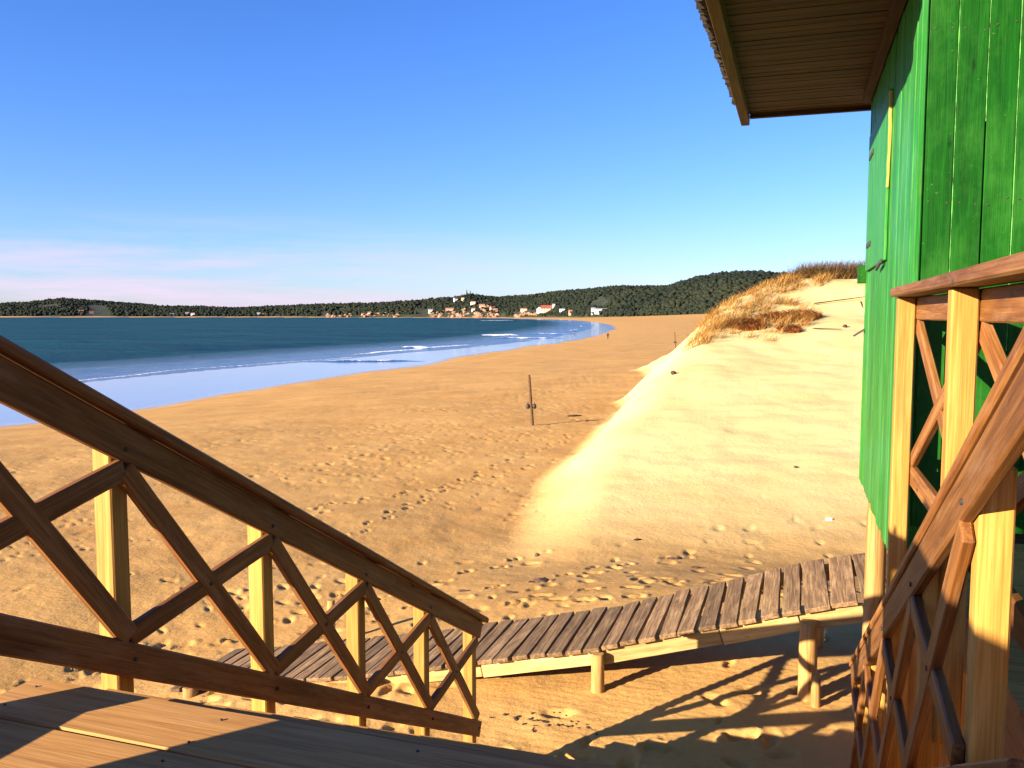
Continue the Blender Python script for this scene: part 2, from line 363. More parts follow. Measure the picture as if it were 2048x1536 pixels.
for (a0, b0), (a1, b1) in TR:
    Lt = math.hypot(a1 - a0, b1 - b0); th = math.atan2(b1 - b0, a1 - a0); nst = int(Lt / 0.62); ph = rnd.uniform(0, 6)
    for k in range(nst):
        f_ = (k + rnd.uniform(-.2, .2)) / nst; sd_ = 0.13 * (-1) ** k + 0.35 * math.sin(f_ * 5 + ph)
        cx, cyy = a0 + (a1 - a0) * f_ - math.sin(th) * sd_, b0 + (b1 - b0) * f_ + math.cos(th) * sd_
        m_ = (np.abs(vn_ - cx) < 0.5) & (np.abs(un_ - cyy) < 0.5)
        dx, dy = vn_[m_] - cx, un_[m_] - cyy; t2 = th + 0.2 * (-1) ** k + rnd.uniform(-.2, .2)
        p = dx * math.cos(t2) + dy * math.sin(t2); q = -dx * math.sin(t2) + dy * math.cos(t2)
        q = q + 0.015 * np.sin(p * 18)
        heel = np.exp(-((p + 0.085) / 0.062) ** 4 - (q / 0.05) ** 4); toe = np.exp(-((p - 0.05) / 0.095) ** 4 - (q / 0.062) ** 4)
        rim = np.exp(-((np.sqrt((p / 0.19) ** 2 + (q / 0.10) ** 2) - 1) / 0.28) ** 2)
        trail[m_] += rnd.uniform(.8, 1.3) * (-0.05 * np.maximum(heel, toe) + 0.014 * rim * (1 + 0.6 * np.sin(p * 40)))
e[near] += trail * sn_
e[near] += (fp * (1 - 0.85 * dn) + fp2 * (1 - 0.9 * dn)) * sn_ + fp3 * (1 - dn)
wx, wy = c2w(X, Y)
co = np.stack([wx, wy, e], -1); co = np.where((np.hypot(X, Y) < 0.5)[:, None], np.stack([wx, wy, e], -1), co)
damp = np.clip(1 - sstep(s, -1.0, 2.5), 0, 1)
me = mesh_np('sand', co, F, True, {'wet': damp, 'dune': dune, 'inland': np.clip(s, -60, 600)})

m, nt, bs, N, L = new_mat('sand')
geo = N('ShaderNodeNewGeometry')
aw = N('ShaderNodeAttribute', attribute_name='wet'); adn = N('ShaderNodeAttribute', attribute_name='dune')
n1 = N('ShaderNodeTexNoise'); n1.inputs['Scale'].default_value = 0.35; n1.inputs['Detail'].default_value = 8; n1.inputs['Roughness'].default_value = 0.65
L(geo.outputs['Position'], n1.inputs['Vector'])
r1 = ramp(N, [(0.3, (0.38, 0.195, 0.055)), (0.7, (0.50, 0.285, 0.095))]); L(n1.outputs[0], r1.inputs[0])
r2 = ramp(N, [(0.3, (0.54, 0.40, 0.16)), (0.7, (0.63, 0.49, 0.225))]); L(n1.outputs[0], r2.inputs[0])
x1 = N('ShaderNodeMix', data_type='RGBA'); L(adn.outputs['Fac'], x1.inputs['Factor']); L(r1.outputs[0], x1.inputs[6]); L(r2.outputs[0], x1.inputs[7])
n2 = N('ShaderNodeTexNoise'); n2.inputs['Scale'].default_value = 60; n2.inputs['Detail'].default_value = 3; L(geo.outputs['Position'], n2.inputs['Vector'])
gr = N('ShaderNodeMapRange'); gr.inputs[3].default_value = 0.82; gr.inputs[4].default_value = 1.18; L(n2.outputs[0], gr.inputs[0])
gx = N('ShaderNodeVectorMath', operation='SCALE'); L(x1.outputs[2], gx.inputs[0]); L(gr.outputs[0], gx.inputs['Scale'])
# specks of dry weed
n3 = N('ShaderNodeTexNoise'); n3.inputs['Scale'].default_value = 2.6; n3.inputs['Detail'].default_value = 9; n3.inputs['Roughness'].default_value = 0.75; L(geo.outputs['Position'], n3.inputs['Vector'])
sp = N('ShaderNodeMapRange'); sp.inputs[1].default_value = 0.70; sp.inputs[2].default_value = 0.76; sp.inputs[4].default_value = 0.6; L(n3.outputs[0], sp.inputs[0])
x2 = N('ShaderNodeMix', data_type='RGBA'); L(sp.outputs[0], x2.inputs['Factor']); L(gx.outputs[0], x2.inputs[6]); x2.inputs[7].default_value = (0.07, 0.035, 0.015, 1)
x3 = N('ShaderNodeMix', data_type='RGBA'); L(aw.outputs['Fac'], x3.inputs['Factor']); L(x2.outputs[2], x3.inputs[6]); x3.inputs[7].default_value = (0.30, 0.20, 0.17, 1)
L(x3.outputs[2], bs.inputs['Base Color'])
rr = N('ShaderNodeMapRange'); rr.inputs[3].default_value = 0.95; rr.inputs[4].default_value = 0.2; L(aw.outputs['Fac'], rr.inputs[0]); L(rr.outputs[0], bs.inputs['Roughness'])
sl = N('ShaderNodeMapRange'); sl.inputs[3].default_value = 0.1; sl.inputs[4].default_value = 1.0; L(aw.outputs['Fac'], sl.inputs[0]); L(sl.outputs[0], bs.inputs['Specular IOR Level']); L(aw.outputs['Fac'], bs.inputs['Coat Weight']); bs.inputs['Coat Roughness'].default_value = 0.13; bs.inputs['Coat IOR'].default_value = 1.5
n4 = N('ShaderNodeTexNoise'); n4.inputs['Scale'].default_value = 9; n4.inputs['Detail'].default_value = 8; n4.inputs['Roughness'].default_value = 0.7; L(geo.outputs['Position'], n4.inputs['Vector'])
bst = N('ShaderNodeMapRange'); bst.inputs[3].default_value = 0.4; bst.inputs[4].default_value = 0.0; L(aw.outputs['Fac'], bst.inputs[0])
bp = N('ShaderNodeBump'); bp.inputs['Distance'].default_value = 0.06; L(bst.outputs[0], bp.inputs['Strength']); L(n4.outputs[0], bp.inputs['Height']); L(bp.outputs[0], bs.inputs['Normal'])
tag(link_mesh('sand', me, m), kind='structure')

# ------------------------------------------------------------------ the sea
rs2 = np.concatenate([np.exp(np.arange(math.log(35), math.log(420), 0.008)), np.exp(np.arange(math.log(420), math.log(26000), 0.05))])
X, Y, F, n = polar(36, 0.16, rs2)
s = shore_dist(X, Y); ww = wet_width(Y); q = -(s + ww)                  # metres out from the water's edge
wob = fbm(X * 0.02, Y * 0.02, 3, 51) * 18
h = 0.0 * X
foam = np.zeros_like(X)
def crest(q0, amp, wd, fo, sd):
    global h, foam
    qq = q + wob * 0.6 + fbm(X * 0.05, Y * 0.05, 3, 60 + sd) * 8
    g = np.exp(-((qq - q0) / wd) ** 2); br = sstep(vnoise(X * 0.045, Y * 0.03, 80 + sd), 0.42, 0.62)
    h += amp * g; foam += fo * br * np.exp(-((qq - q0 + wd * 0.5) / (wd * 0.55)) ** 2)
crest(1.0, 0.06, 1.8, 0.7, 1); crest(7, 0.14, 2.2, 0.85, 2); crest(15, 0.2, 3.0, 0.45, 3); crest(30, 0.25, 5, 0.15, 4)
crest(52, 0.3, 5, 0.35, 5); crest(120, 0.3, 6, 0.3, 7); crest(80, 0.3, 9, 0.0, 6)
for cx, cyy, lx, ly, a in ((-4.6, 304, 6.5, 3.5, 1.4), (-22, 192, 3.5, 1.4, 0.9), (-20, 1150, 26, 20, 1.0), (14, 330, 9, 3, 0.8), (30, 520, 14, 6, 0.8), (-6, 430, 10, 3, 0.5),
                          (5, 272, 12, 1.6, 0.8), (-22, 136, 9, 0.8, 0.7)):
    dx, dy = X - cx, Y - cyy
    g = np.exp(-(dx / lx) ** 4 - (dy / ly) ** 2)
    foam += a * g * (0.65 + 0.9 * vnoise(X * 0.9, Y * 0.4, 91)); h += 0.5 * g * a
h = h + fbm(X * 0.12, Y * 0.12, 3, 95) * 0.22 * sstep(q, 2, 15)
shal = 1 - sstep(q, 1, 40)
wx, wy = c2w(X, Y)
me = mesh_np('sea', np.stack([wx, wy, h + 0.0], -1), F, True, {'foam': np.clip(foam, 0, 1.5), 'shallow': shal})
m, nt, bs, N, L = new_mat('sea_water')
af = N('ShaderNodeAttribute', attribute_name='foam'); ash = N('ShaderNodeAttribute', attribute_name='shallow'); geo = N('ShaderNodeNewGeometry')
nb = N('ShaderNodeTexNoise'); nb.inputs['Scale'].default_value = 0.06; nb.inputs['Detail'].default_value = 6; nb.inputs['Roughness'].default_value = 0.6
mb = N('ShaderNodeMapping'); mb.vector_type = 'TEXTURE'; mb.inputs['Rotation'].default_value = (0, 0, R(YAW - 8)); mb.inputs['Scale'].default_value = (7, 1, 1); L(geo.outputs['Position'], mb.inputs[0]); L(mb.outputs[0], nb.inputs['Vector'])
rb = ramp(N, [(0.35, (0.0015, 0.024, 0.050)), (0.65, (0.003, 0.062, 0.070))]); L(nb.outputs[0], rb.inputs[0])
xs = N('ShaderNodeMix', data_type='RGBA'); L(ash.outputs['Fac'], xs.inputs['Factor']); L(rb.outputs[0], xs.inputs[6]); xs.inputs[7].default_value = (0.05, 0.10, 0.11, 1)
nf = N('ShaderNodeTexNoise'); nf.inputs['Scale'].default_value = 1.3; nf.inputs['Detail'].default_value = 7; nf.inputs['Roughness'].default_value = 0.7; L(geo.outputs['Position'], nf.inputs['Vector'])
mf = N('ShaderNodeMath', operation='ADD'); L(nf.outputs[0], mf.inputs[0]); L(af.outputs['Fac'], mf.inputs[1])
fr = N('ShaderNodeMapRange'); fr.inputs[1].default_value = 0.95; fr.inputs[2].default_value = 1.25; L(mf.outputs[0], fr.inputs[0])
xf = N('ShaderNodeMix', data_type='RGBA'); L(fr.outputs[0], xf.inputs['Factor']); L(xs.outputs[2], xf.inputs[6]); xf.inputs[7].default_value = (0.8, 0.8, 0.82, 1)
L(xf.outputs[2], bs.inputs['Base Color'])
ro = N('ShaderNodeMapRange'); ro.inputs[3].default_value = 0.16; ro.inputs[4].default_value = 0.9; L(fr.outputs[0], ro.inputs[0]); L(ro.outputs[0], bs.inputs['Roughness'])
bs.inputs['Specular IOR Level'].default_value = 0.0
mw = N('ShaderNodeMapping'); mw.inputs['Scale'].default_value = (1, 1.0, 1); L(geo.outputs['Position'], mw.inputs[0])
w1 = N('ShaderNodeTexNoise'); w1.inputs['Scale'].default_value = 0.45; w1.inputs['Detail'].default_value = 6; w1.inputs['Roughness'].default_value = 0.65; L(mw.outputs[0], w1.inputs['Vector'])
bp = N('ShaderNodeBump'); bp.inputs['Strength'].default_value = 0.9; bp.inputs['Distance'].default_value = 0.8; L(w1.outputs[0], bp.inputs['Height']); L(bp.outputs[0], bs.inputs['Normal'])
gl = N('ShaderNodeBsdfGlossy'); gl.inputs['Roughness'].default_value = 0.14; L(bp.outputs[0], gl.inputs['Normal'])
fz = N('ShaderNodeFresnel'); fz.inputs['IOR'].default_value = 1.33; L(bp.outputs[0], fz.inputs['Normal'])
cap = N('ShaderNodeMapRange'); cap.inputs[3].default_value = 0.13; cap.inputs[4].default_value = 0.85; L(ash.outputs['Fac'], cap.inputs[0])
fm = N('ShaderNodeMath', operation='MULTIPLY'); L(fz.outputs[0], fm.inputs[0]); L(cap.outputs[0], fm.inputs[1])
inv = N('ShaderNodeMath', operation='SUBTRACT'); inv.inputs[0].default_value = 1; L(fr.outputs[0], inv.inputs[1])
fm2 = N('ShaderNodeMath', operation='MULTIPLY'); L(fm.outputs[0], fm2.inputs[0]); L(inv.outputs[0], fm2.inputs[1])
ms = N('ShaderNodeMixShader'); L(fm2.outputs[0], ms.inputs[0]); L(bs.outputs[0], ms.inputs[1]); L(gl.outputs[0], ms.inputs[2])
L(ms.outputs[0], nt.nodes['Material Output'].inputs['Surface'])
tag(link_mesh('sea', me, m), kind='structure')

# ------------------------------------------------------------------ hills round the bay
PX = [-500, 0, 60, 130, 200, 280, 340, 400, 480, 540, 640, 750, 850, 905, 940, 1000, 1050, 1100, 1180, 1240, 1330, 1380, 1440, 1500, 1560, 1700, 2050, 2500]
TOP = [606, 609, 606, 599, 603, 609, 615, 615, 618, 614, 611, 609, 603, 596, 589, 596, 593, 588, 581, 575, 576, 564, 552, 549, 552, 556, 570, 590]
ZB = [2500, 2640, 2650, 2660, 2690, 2690, 2690, 2690, 2680, 2660, 2560, 2430, 2320, 2230, 2170, 2060, 1900, 1700, 1420, 1270, 1120, 1050, 980, 930, 900, 850, 800, 700]
DR = [700, 700, 650, 700, 650, 520, 300, 300, 260, 300, 320, 330, 360, 330, 330, 420, 480, 520, 540, 540, 520, 500, 480, 480, 480, 480, 480, 480]
pxs = np.arange(-500, 2500, 6.0); ts = np.concatenate([np.linspace(0, 1, 26), np.linspace(1.08, 2.2, 10)])
def hill(px, t):
    zb = np.interp(px, PX, ZB); dr = np.interp(px, PX, DR); z = zb + dr * t
    top = EYE + (630 - np.interp(px, PX, TOP)) / 1700 * (zb + dr) - 2
    tt = np.where(t < 1, np.sin(np.clip(t, 0, 1) * math.pi / 2) ** 0.9, np.clip(1 - (t - 1) * 0.8, 0, 1))
    xx = (px - 1024) / 1700 * z
    foot = np.where(px > 1040, 7.0, 1.5)
    hh = foot + (top - foot) * tt + fbm(xx * 0.008, z * 0.008, 4, 33) * 22 * np.clip(tt, 0, 1) * np.clip(1.2 - t, 0.2, 1)
    hh = hh - np.where(t <= 0, 4, 0)
    return xx, z, hh
P_, T_ = np.meshgrid(pxs, ts); hx, hz_, hh = hill(P_.ravel(), T_.ravel())
n, mm = len(pxs), len(ts)
i = np.arange(mm - 1)[:, None] * n; j = np.arange(n - 1)[None, :]
F = np.stack([i + j, i + j + 1, i + n + j + 1, i + n + j], -1).reshape(-1, 4)
wx, wy = c2w(hx, hz_)
M_HILL = plain('hill_scrub', (0.018, 0.022, 0.010), 0.95, 0.5, 0.03)
tag(link_mesh('hills', mesh_np('hills', np.stack([wx, wy, hh], -1), F, True), M_HILL), kind='structure')

def ico(sub):
    bm = bmesh.new(); bmesh.ops.create_icosphere(bm, subdivisions=sub, radius=1)
    v = np.array([x.co[:] for x in bm.verts]); f = np.array([[q.index for q in p.verts] for p in bm.faces]); bm.free(); return v, f
IV, IF = ico(2); IV1, IF1 = ico(1)
def crowns(cx, cy, cz, r, name, jit=0.42, lod=1):
    IV, IF = (IV1, IF1) if lod else (globals()['IV'], globals()['IF'])
    k = len(cx); nv = len(IV)
    j = 1 + rng.uniform(-jit, jit, (k, nv, 1))
    sc = np.stack([r * rng.uniform(.85, 1.25, k), r * rng.uniform(.85, 1.25, k), r * rng.uniform(.7, 1.15, k)], -1)[:, None, :]
    v = IV[None] * j * sc + np.stack([cx, cy, cz], -1)[:, None, :]
    f = IF[None] + (np.arange(k) * nv)[:, None, None]
    tone = np.repeat(np.clip(0.35 * rng.uniform(0, 1, k) + 0.65 * (0.5 + 1.1 * fbm(np.asarray(cx) * 0.011, np.asarray(cy) * 0.011, 4, 71)), 0, 1), nv)
    return mesh_np(name, v.reshape(-1, 3), f.reshape(-1, 3), True, {'tone': tone})
def foliage_mat(name, stops, rough=0.9):
    m, nt, bs, N, L = new_mat(name)
    a = N('ShaderNodeAttribute', attribute_name='tone'); rp = ramp(N, stops); L(a.outputs['Fac'], rp.inputs[0])
    L(rp.outputs[0], bs.inputs['Base Color']); bs.inputs['Roughness'].default_value = rough; bs.inputs['Specular IOR Level'].default_value = 0.15
    return m
M_WOOD = foliage_mat('pine_wood', [(0.1, (0.005, 0.008, 0.006)), (0.5, (0.011, 0.016, 0.009)), (0.75, (0.018, 0.021, 0.010)), (0.95, (0.034, 0.026, 0.013))])
kp = rng.uniform(-200, 1800, 26000); kt = rng.uniform(0.03, 1.05, 26000) ** 1.0
keep = rng.uniform(0, 1, 26000) < np.where(kp > 1000, 1, 0.75)
clear = (vnoise(kp * 0.02, kt * 5, 5) > 0.68) & (kt < 0.5)
low = (kt < 0.10) & (kp > 640) & (kp < 1010)
keep &= ~clear & ~low
kp, kt = kp[keep], kt[keep]; hx, hz_, hh = hill(kp, kt)
rr = rng.uniform(1.6, 5.0, len(kp)) * np.where(kp < 900, 1.2, 0.85)
wx, wy = c2w(hx, hz_)
tag(link_mesh('woodland', crowns(wx, wy, hh + rr * 0.55, rr, 'woodland'), M_WOOD), 'dark green woodland covering the low hills behind the bay', 'woodland', kind='stuff')
# ragged scrub along the back of the far beach
kp = rng.uniform(1040, 1800, 900); kt = rng.uniform(-0.05, 0.06, 900); hx, hz_, hh = hill(kp, np.abs(kt)); wx, wy = c2w(hx, hz_); rr = rng.uniform(1.5, 3.2, 900)
tag(link_mesh('scrub', crowns(wx, wy, hh + rr * 0.3, rr, 'scrub'), M_WOOD), 'low dark scrub along the back edge of the far beach', 'scrub', kind='stuff')

def far_pt(px, t):
    a, b, c = hill(np.array([float(px)]), np.array([float(t)])); x, y = c2w(a[0], b[0]); return x, y, float(c[0])

# ------------------------------------------------------------------ the stairs, landing and their railings
def Z(w): return EYE + w
SL = 0.55                                               # fall of the stairs per metre
LAND = -1.22; NOSE = 2.14
land = thing('landing', 'landing of broad brown planks at the head of the stairs, crossed by railing shadows', 'landing', (-1, 1, Z(LAND)))
yy = NOSE
k = 0
while yy > -2.6:
    wd = 0.262
    beam('plank', land, (-2.40 + rnd.uniform(-.008, .008), yy - wd / 2, Z(LAND) - 0.0225), (0.42, yy - wd / 2, Z(LAND) - 0.0225), wd - 0.008, 0.045, M_DECK, rough=0.004, seed=k % 5, bev=0.006)
    yy -= wd; k += 1
beam('joist', land, (-2.34, -2.5, Z(LAND) - 0.15), (-2.34, NOSE - 0.1, Z(LAND) - 0.15), 0.06, 0.2, M_DECK)
beam('joist', land, (0.36, -2.5, Z(LAND) - 0.15), (0.36, NOSE - 0.1, Z(LAND) - 0.15), 0.06, 0.2, M_DECK)
for px, py in ((-2.3, 1.4), (-2.3, -2.0), (0.3, 1.4), (0.3, -2.0)):
    log('support_post', land, (px, py, gz(px, py) - 0.3), (px, py, Z(LAND) - 0.26), 0.07, M_LOG)

def nails(parent, spots, r=0.0042):
    bm = bmesh.new()
    for p in spots: bmesh.ops.create_cone(bm, segments=7, radius1=r, radius2=r, depth=0.006, cap_ends=True, matrix=Matrix.Translation(p))
    me = bpy.data.meshes.new('nail_heads'); bm.to_mesh(me); bm.free()
    tag(link_mesh('nail_heads', me, M_IRON, Matrix.Identity(4), parent), kind='stuff')
nails(land, [(x + rnd.uniform(-.012, .012), NOSE - 0.262 * k - q + rnd.uniform(-.012, .012), Z(LAND) + 0.001) for k in range(4) for q in (0.06, 0.2) for x in (-2.33, -1.62, -0.98, -0.3, 0.35)])
stair = thing('staircase', 'flight of plank steps descending from the landing to the sand', 'staircase', (-1, 4, Z(-3.5)))
NT = 14
for k in range(1, NT + 1):
    y0 = NOSE + 0.30 * k; zt = Z(LAND - 0.165 * k)
    beam('tread', stair, (-2.385 + rnd.uniform(-.015, .01), y0 - 0.16, zt - 0.0225), (0.41 + rnd.uniform(-.01, .01), y0 - 0.16, zt - 0.0225), 0.315, 0.045, M_DECK, rough=0.004, seed=k % 5, bev=0.006)
for x in (-2.33, -0.98, 0.36):
    beam('stringer', stair, (x, NOSE - 0.05, Z(LAND - 0.30)), (x, NOSE + 0.3 * NT - 0.05, Z(LAND - 0.30 - 0.165 * NT)), 0.05, 0.2, M_DECK)

PITCH = 0.930; U0 = 2.53                               # centre of the first post
def stair_rail(side, label):
    """side -1: left of the flight, +1: right"""
    xi = -2.40 if side < 0 else 0.475                   # faces of the posts that look at the steps
    xp = xi + side * 0.0425                             # post centre line
    xb = xi - side * 0.018                              # plane of boards and braces
    t = thing('stair_railing', label, 'railing', (xp, 4, Z(-3)), 'stair railings')
    top = lambda u: Z(1.04 - SL * u); bot = lambda u: Z(0.01 - SL * u)
    us = [U0 + PITCH * k for k in range(-1 if side < 0 else 0, 5)]
    u_end = us[-1] + 0.115
    uk = 1.90                                           # where the slope meets the level part
    nrm = (0, SL, 1)
    for u in us:
        z1 = min(top(u), top(uk)) - 0.045
        z0 = min(bot(u), bot(uk)) - 0.40
        beam('post', t, (xp, u, z0), (xp, u, z1), 0.085, 0.085, M_POST, up=(0, 1, 0), bev=0.006)
    xc = xi + side * 0.01
    beam('cap_rail', t, (xc, uk, top(uk) - 0.022), (xc, u_end + 0.05, top(u_end + 0.05) - 0.022), 0.155 if side < 0 else 0.11, 0.042, M_RAIL, up=nrm, rough=0.003, seed=1, bev=0.008)
    beam('top_rail', t, (xb, uk, top(uk) - 0.125), (xb, u_end - 0.04, top(u_end - 0.04) - 0.125), 0.036, 0.13, M_RAIL, up=nrm, rough=0.003, seed=2, bev=0.007)
    beam('bottom_rail', t, (xb, uk, bot(uk) + 0.068), (xb, u_end - 0.06, bot(u_end - 0.06) + 0.068), 0.036, 0.125, M_RAIL, up=nrm, rough=0.003, seed=3, bev=0.007)
    for k in range(len(us) - 1):
        ua, ub = us[k], us[k + 1]
        if ua < uk: ua = uk - 0.2
        for q, (p, r) in enumerate((((ua, 0), (ub, 1)), ((ua, 1), (ub, 0)))):
            def zz(u, hi): return (top(u) - 0.225 if hi else bot(u) + 0.16)
            pa = (xb + side * (0.0 if q else 0.0) - side * (0.002 if q else -0.030) * 0, p[0], zz(p[0], p[1])); pb = (xb, r[0], zz(r[0], r[1]))
            if q:                                       # the rising brace is halved over the falling one
                pa = (xb - side * 0.0025, pa[1], pa[2]); pb = (xb - side * 0.0025, pb[1], pb[2])
            beam('brace', t, pa, pb, 0.034, 0.085, M_RAIL, up=(0, 0, 1), rough=0.003, seed=4 + q, bev=0.006)
    bm = bmesh.new()
    for k in range(len(us) - 1):
        ua, ub = us[k], us[k + 1]
        if ua < uk: continue
        spots = [((ua + ub) / 2, (top(ua) + bot(ub) - 0.065) / 2), (ua, top(ua) - 0.15), (ua, bot(ua) + 0.068), (ub, bot(ub) + 0.068)]
        for (u, zz) in spots:
            M_ = Matrix.Translation((xb - side * 0.0205, u + rnd.uniform(-.01, .01), zz)) @ Matrix.Rotation(R(90), 4, 'Y')
            bmesh.ops.create_cone(bm, segments=8, radius1=0.009, radius2=0.009, depth=0.008, cap_ends=True, matrix=M_)
    me = bpy.data.meshes.new('bolt_heads'); bm.to_mesh(me); bm.free()
    tag(link_mesh('bolt_heads', me, M_IRON, Matrix.Identity(4), t), kind='stuff')
    if side < 0:                                        # level part along the landing, plus unseen boarding and screen added for their shadows
        ul = -2.5; zb = Z(LAND) + 0.008
        beam('cap_rail', t, (xc, ul, top(uk) - 0.022), (xc, uk - 0.01, top(uk) - 0.022), 0.155, 0.042, M_RAIL, rough=0.003, seed=1, bev=0.008)
        beam('top_rail', t, (xb, ul, top(uk) - 0.125), (xb, uk - 0.01, top(uk) - 0.125), 0.036, 0.13, M_RAIL, rough=0.003, seed=2, bev=0.007)
        beam('bottom_rail', t, (xb, ul, zb + 0.065), (xb, uk - 0.01, zb + 0.065), 0.036, 0.125, M_RAIL, rough=0.003, seed=3, bev=0.007)
        for u in (0.83, -0.2, -1.2, -2.4):
            beam('post', t, (xp, u, Z(LAND) - 0.3), (xp, u, top(uk) - 0.045), 0.085, 0.085, M_POST, up=(0, 1, 0), bev=0.006)
        u = 0.78  # solid boarding out of view, added to shade the landing and treads
        while u > -2.45:
            beam('shade_infill_board', t, (xb + 0.03 * side, u, zb + 0.01), (xb + 0.03 * side + 0.0, u, top(uk) - 0.06), 0.02, 0.118, M_RAIL, up=(0, 1, 0), seed=1)
            u -= 0.12
        for u in (0.78, -0.6, -2.0):  # unseen screen, added taller than the rail to shade the right railing
            beam('shade_screen_post', t, (xp + 0.09 * side, u, Z(LAND)), (xp + 0.09 * side, u, Z(0.40)), 0.06, 0.06, M_POST, up=(0, 1, 0))
        for q in range(4):
            beam('shade_screen_board', t, (xp + 0.05 * side, -2.3, Z(0.05 + 0.1 * q)), (xp + 0.05 * side, 0.81, Z(0.05 + 0.1 * q)), 0.02, 0.098, M_RAIL, seed=1)
    return t
stair_rail(-1, 'sloping wooden railing with crossed braces, shaded dark, on the left side of the steps')
stair_rail(+1, 'steep foreshortened wooden railing with crossed braces, right of the steps beneath the hut')

# ------------------------------------------------------------------ terrace and its level railing
ter = thing('terrace', 'shaded plank terrace in front of the green hut, beyond the right stair railing', 'terrace', (2.5, 2, Z(LAND)))
yy = 5.15; k = 0
while yy > -2.6:
    beam('plank', ter, (0.70, yy - 0.1, Z(LAND) - 0.035), (5.0, yy - 0.1, Z(LAND) - 0.035), 0.19, 0.045, M_DECK, rough=0.003, seed=k % 5)
    yy -= 0.2; k += 1
beam('edge_beam', ter, (0.735, -2.5, Z(LAND) - 0.165), (0.735, 5.1, Z(LAND) - 0.165), 0.06, 0.2, M_DECK)
for py in (-1.5, 1.0, 3.35, 4.95):
    log('support_post', ter, (0.85, py, gz(0.85, py) - 0.3), (0.85, py, Z(LAND) - 0.275), 0.07, M_LOG, seed=int(py * 3))
for py in (-1.5, 1.0, 3.3):
    for px in (2.4, 4.6):
        log('support_post', ter, (px, py, gz(px, py) - 0.3), (px, py, Z(LAND) - 0.065), 0.07, M_LOG, seed=int(py * 3 + px))
tr = thing('terrace_railing', 'level wooden railing with a flat cap and bright yellow posts against the green wall', 'railing', (0.6, 3, Z(LAND)))
TX = 0.575
tus = [5.14, 3.445, 1.75, 0.05, -1.65]
for i, u in enumerate(tus):
    beam('post', tr, (TX, u, Z(-1.60)), (TX, u, Z(0.098)), 0.09, 0.09, M_POST, up=(0, 1, 0), bev=0.006)
beam('cap_rail', tr, (TX + 0.0, -2.0, Z(0.125)), (TX, 5.20, Z(0.125)), 0.15, 0.05, M_RAIL, rough=0.003, seed=1, bev=0.008)
for a, b in zip(tus[1:], tus[:-1]):
    beam('top_rail', tr, (TX + 0.066, a + 0.0, Z(0.035)), (TX + 0.066, b - 0.002, Z(0.035)), 0.036, 0.12, M_RAIL, seed=2, bev=0.006)
    beam('bottom_rail', tr, (TX + 0.066, a, Z(-0.885)), (TX + 0.066, b - 0.002, Z(-0.885)), 0.036, 0.11, M_RAIL, seed=3, bev=0.006)
    beam('brace', tr, (TX + 0.068, a + 0.03, Z(-0.80)), (TX + 0.068, b - 0.03, Z(-0.055)), 0.034, 0.085, M_RAIL, seed=4, bev=0.006)
    beam('brace', tr, (TX + 0.0645, a + 0.03, Z(-0.055)), (TX + 0.0645, b - 0.03, Z(-0.80)), 0.034, 0.085, M_RAIL, seed=5, bev=0.006)

# ------------------------------------------------------------------ the green hut
HX, HN, HF = 0.625, 5.30, 8.75                            # side wall plane, front and far ends
HB, HT = -1.58, 2.06
hut = thing('beach_hut', 'bright green wooden beach hut on stilts with overhanging roof', 'hut', (2.5, 7, Z(-3.6)))
side = beam('wall', hut, (HX + 0.065, HN + 0.06, Z((HB + HT) / 2)), (HX + 0.065, HF - 0.02, Z((HB + HT) / 2)), 0.06, HT - HB - 0.06, M_GREEN2, bev=0)
u = HN + 0.045; k = 0
while u < HF - 0.03:
    wd = min(0.149, HF - u)
    pr = rnd.uniform(0, 0.006)
    beam('board', side, (HX + 0.017 - pr, u + wd / 2, Z(HB + rnd.uniform(-.012, .012))), (HX + 0.017 - pr, u + wd / 2, Z(HT)), 0.030, wd - 0.007, M_GREEN2, up=(0, 1, 0), rough=0.002, seed=k % 6, bev=0.004)
    u += wd; k += 1
fw = beam('wall', hut, (HX + 0.06, HN + 0.065, Z((LAND + HT) / 2)), (5.0, HN + 0.065, Z((LAND + HT) / 2)), 0.06, HT - LAND - 0.02, M_GREEN, bev=0)
x = HX + 0.034; k = 0
while x < 4.95:
    pr = rnd.uniform(0, 0.006)
    beam('board', fw, (x + 0.074, HN + 0.017 - pr, Z(LAND + 0.005)), (x + 0.074, HN + 0.017 - pr, Z(HT)), 0.142, 0.030, M_GREEN, up=(0, 1, 0), rough=0.002, seed=k % 6, bev=0.004)
    x += 0.149; k += 1
beam('corner_board', hut, (HX + 0.012, HN + 0.008, Z(HB - 0.01)), (HX + 0.012, HN + 0.008, Z(HT)), 0.034, 0.034, M_GREEN2, up=(0, 1, 0), bev=0.006)
beam('corner_board', hut, (HX + 0.02, HF, Z(HB)), (HX + 0.02, HF, Z(HT)), 0.05, 0.05, M_GREEN2, up=(0, 1, 0), bev=0.006)
bw = beam('wall', hut, (HX + 0.06, HF - 0.02, Z((HB + HT) / 2)), (5.0, HF - 0.02, Z((HB + HT) / 2)), 0.05, HT - HB - 0.1, M_GREEN, bev=0)
beam('floor', hut, (HX + 0.1, (HN + HF) / 2, Z(HB + 0.06)), (5.0, (HN + HF) / 2, Z(HB + 0.06)), HF - HN - 0.12, 0.05, M_DECK)
for k, (xx, z0, z1) in enumerate(((0.808, 0.05, 2.0), (0.957, 1.05, 2.0), (1.106, -0.2, 2.0), (1.255, 0.1, 1.9), (1.404, 0.4, 2.0))):
    beam('seam', fw, (HX - 0.625 + xx - 0.0005, HN + 0.006, Z(z0)), (HX - 0.625 + xx + 0.001, HN + 0.006, Z(z1)), 0.007, 0.012, M_SEAM, up=(0, 1, 0), rough=0.0025, seed=k)
bm = bmesh.new()
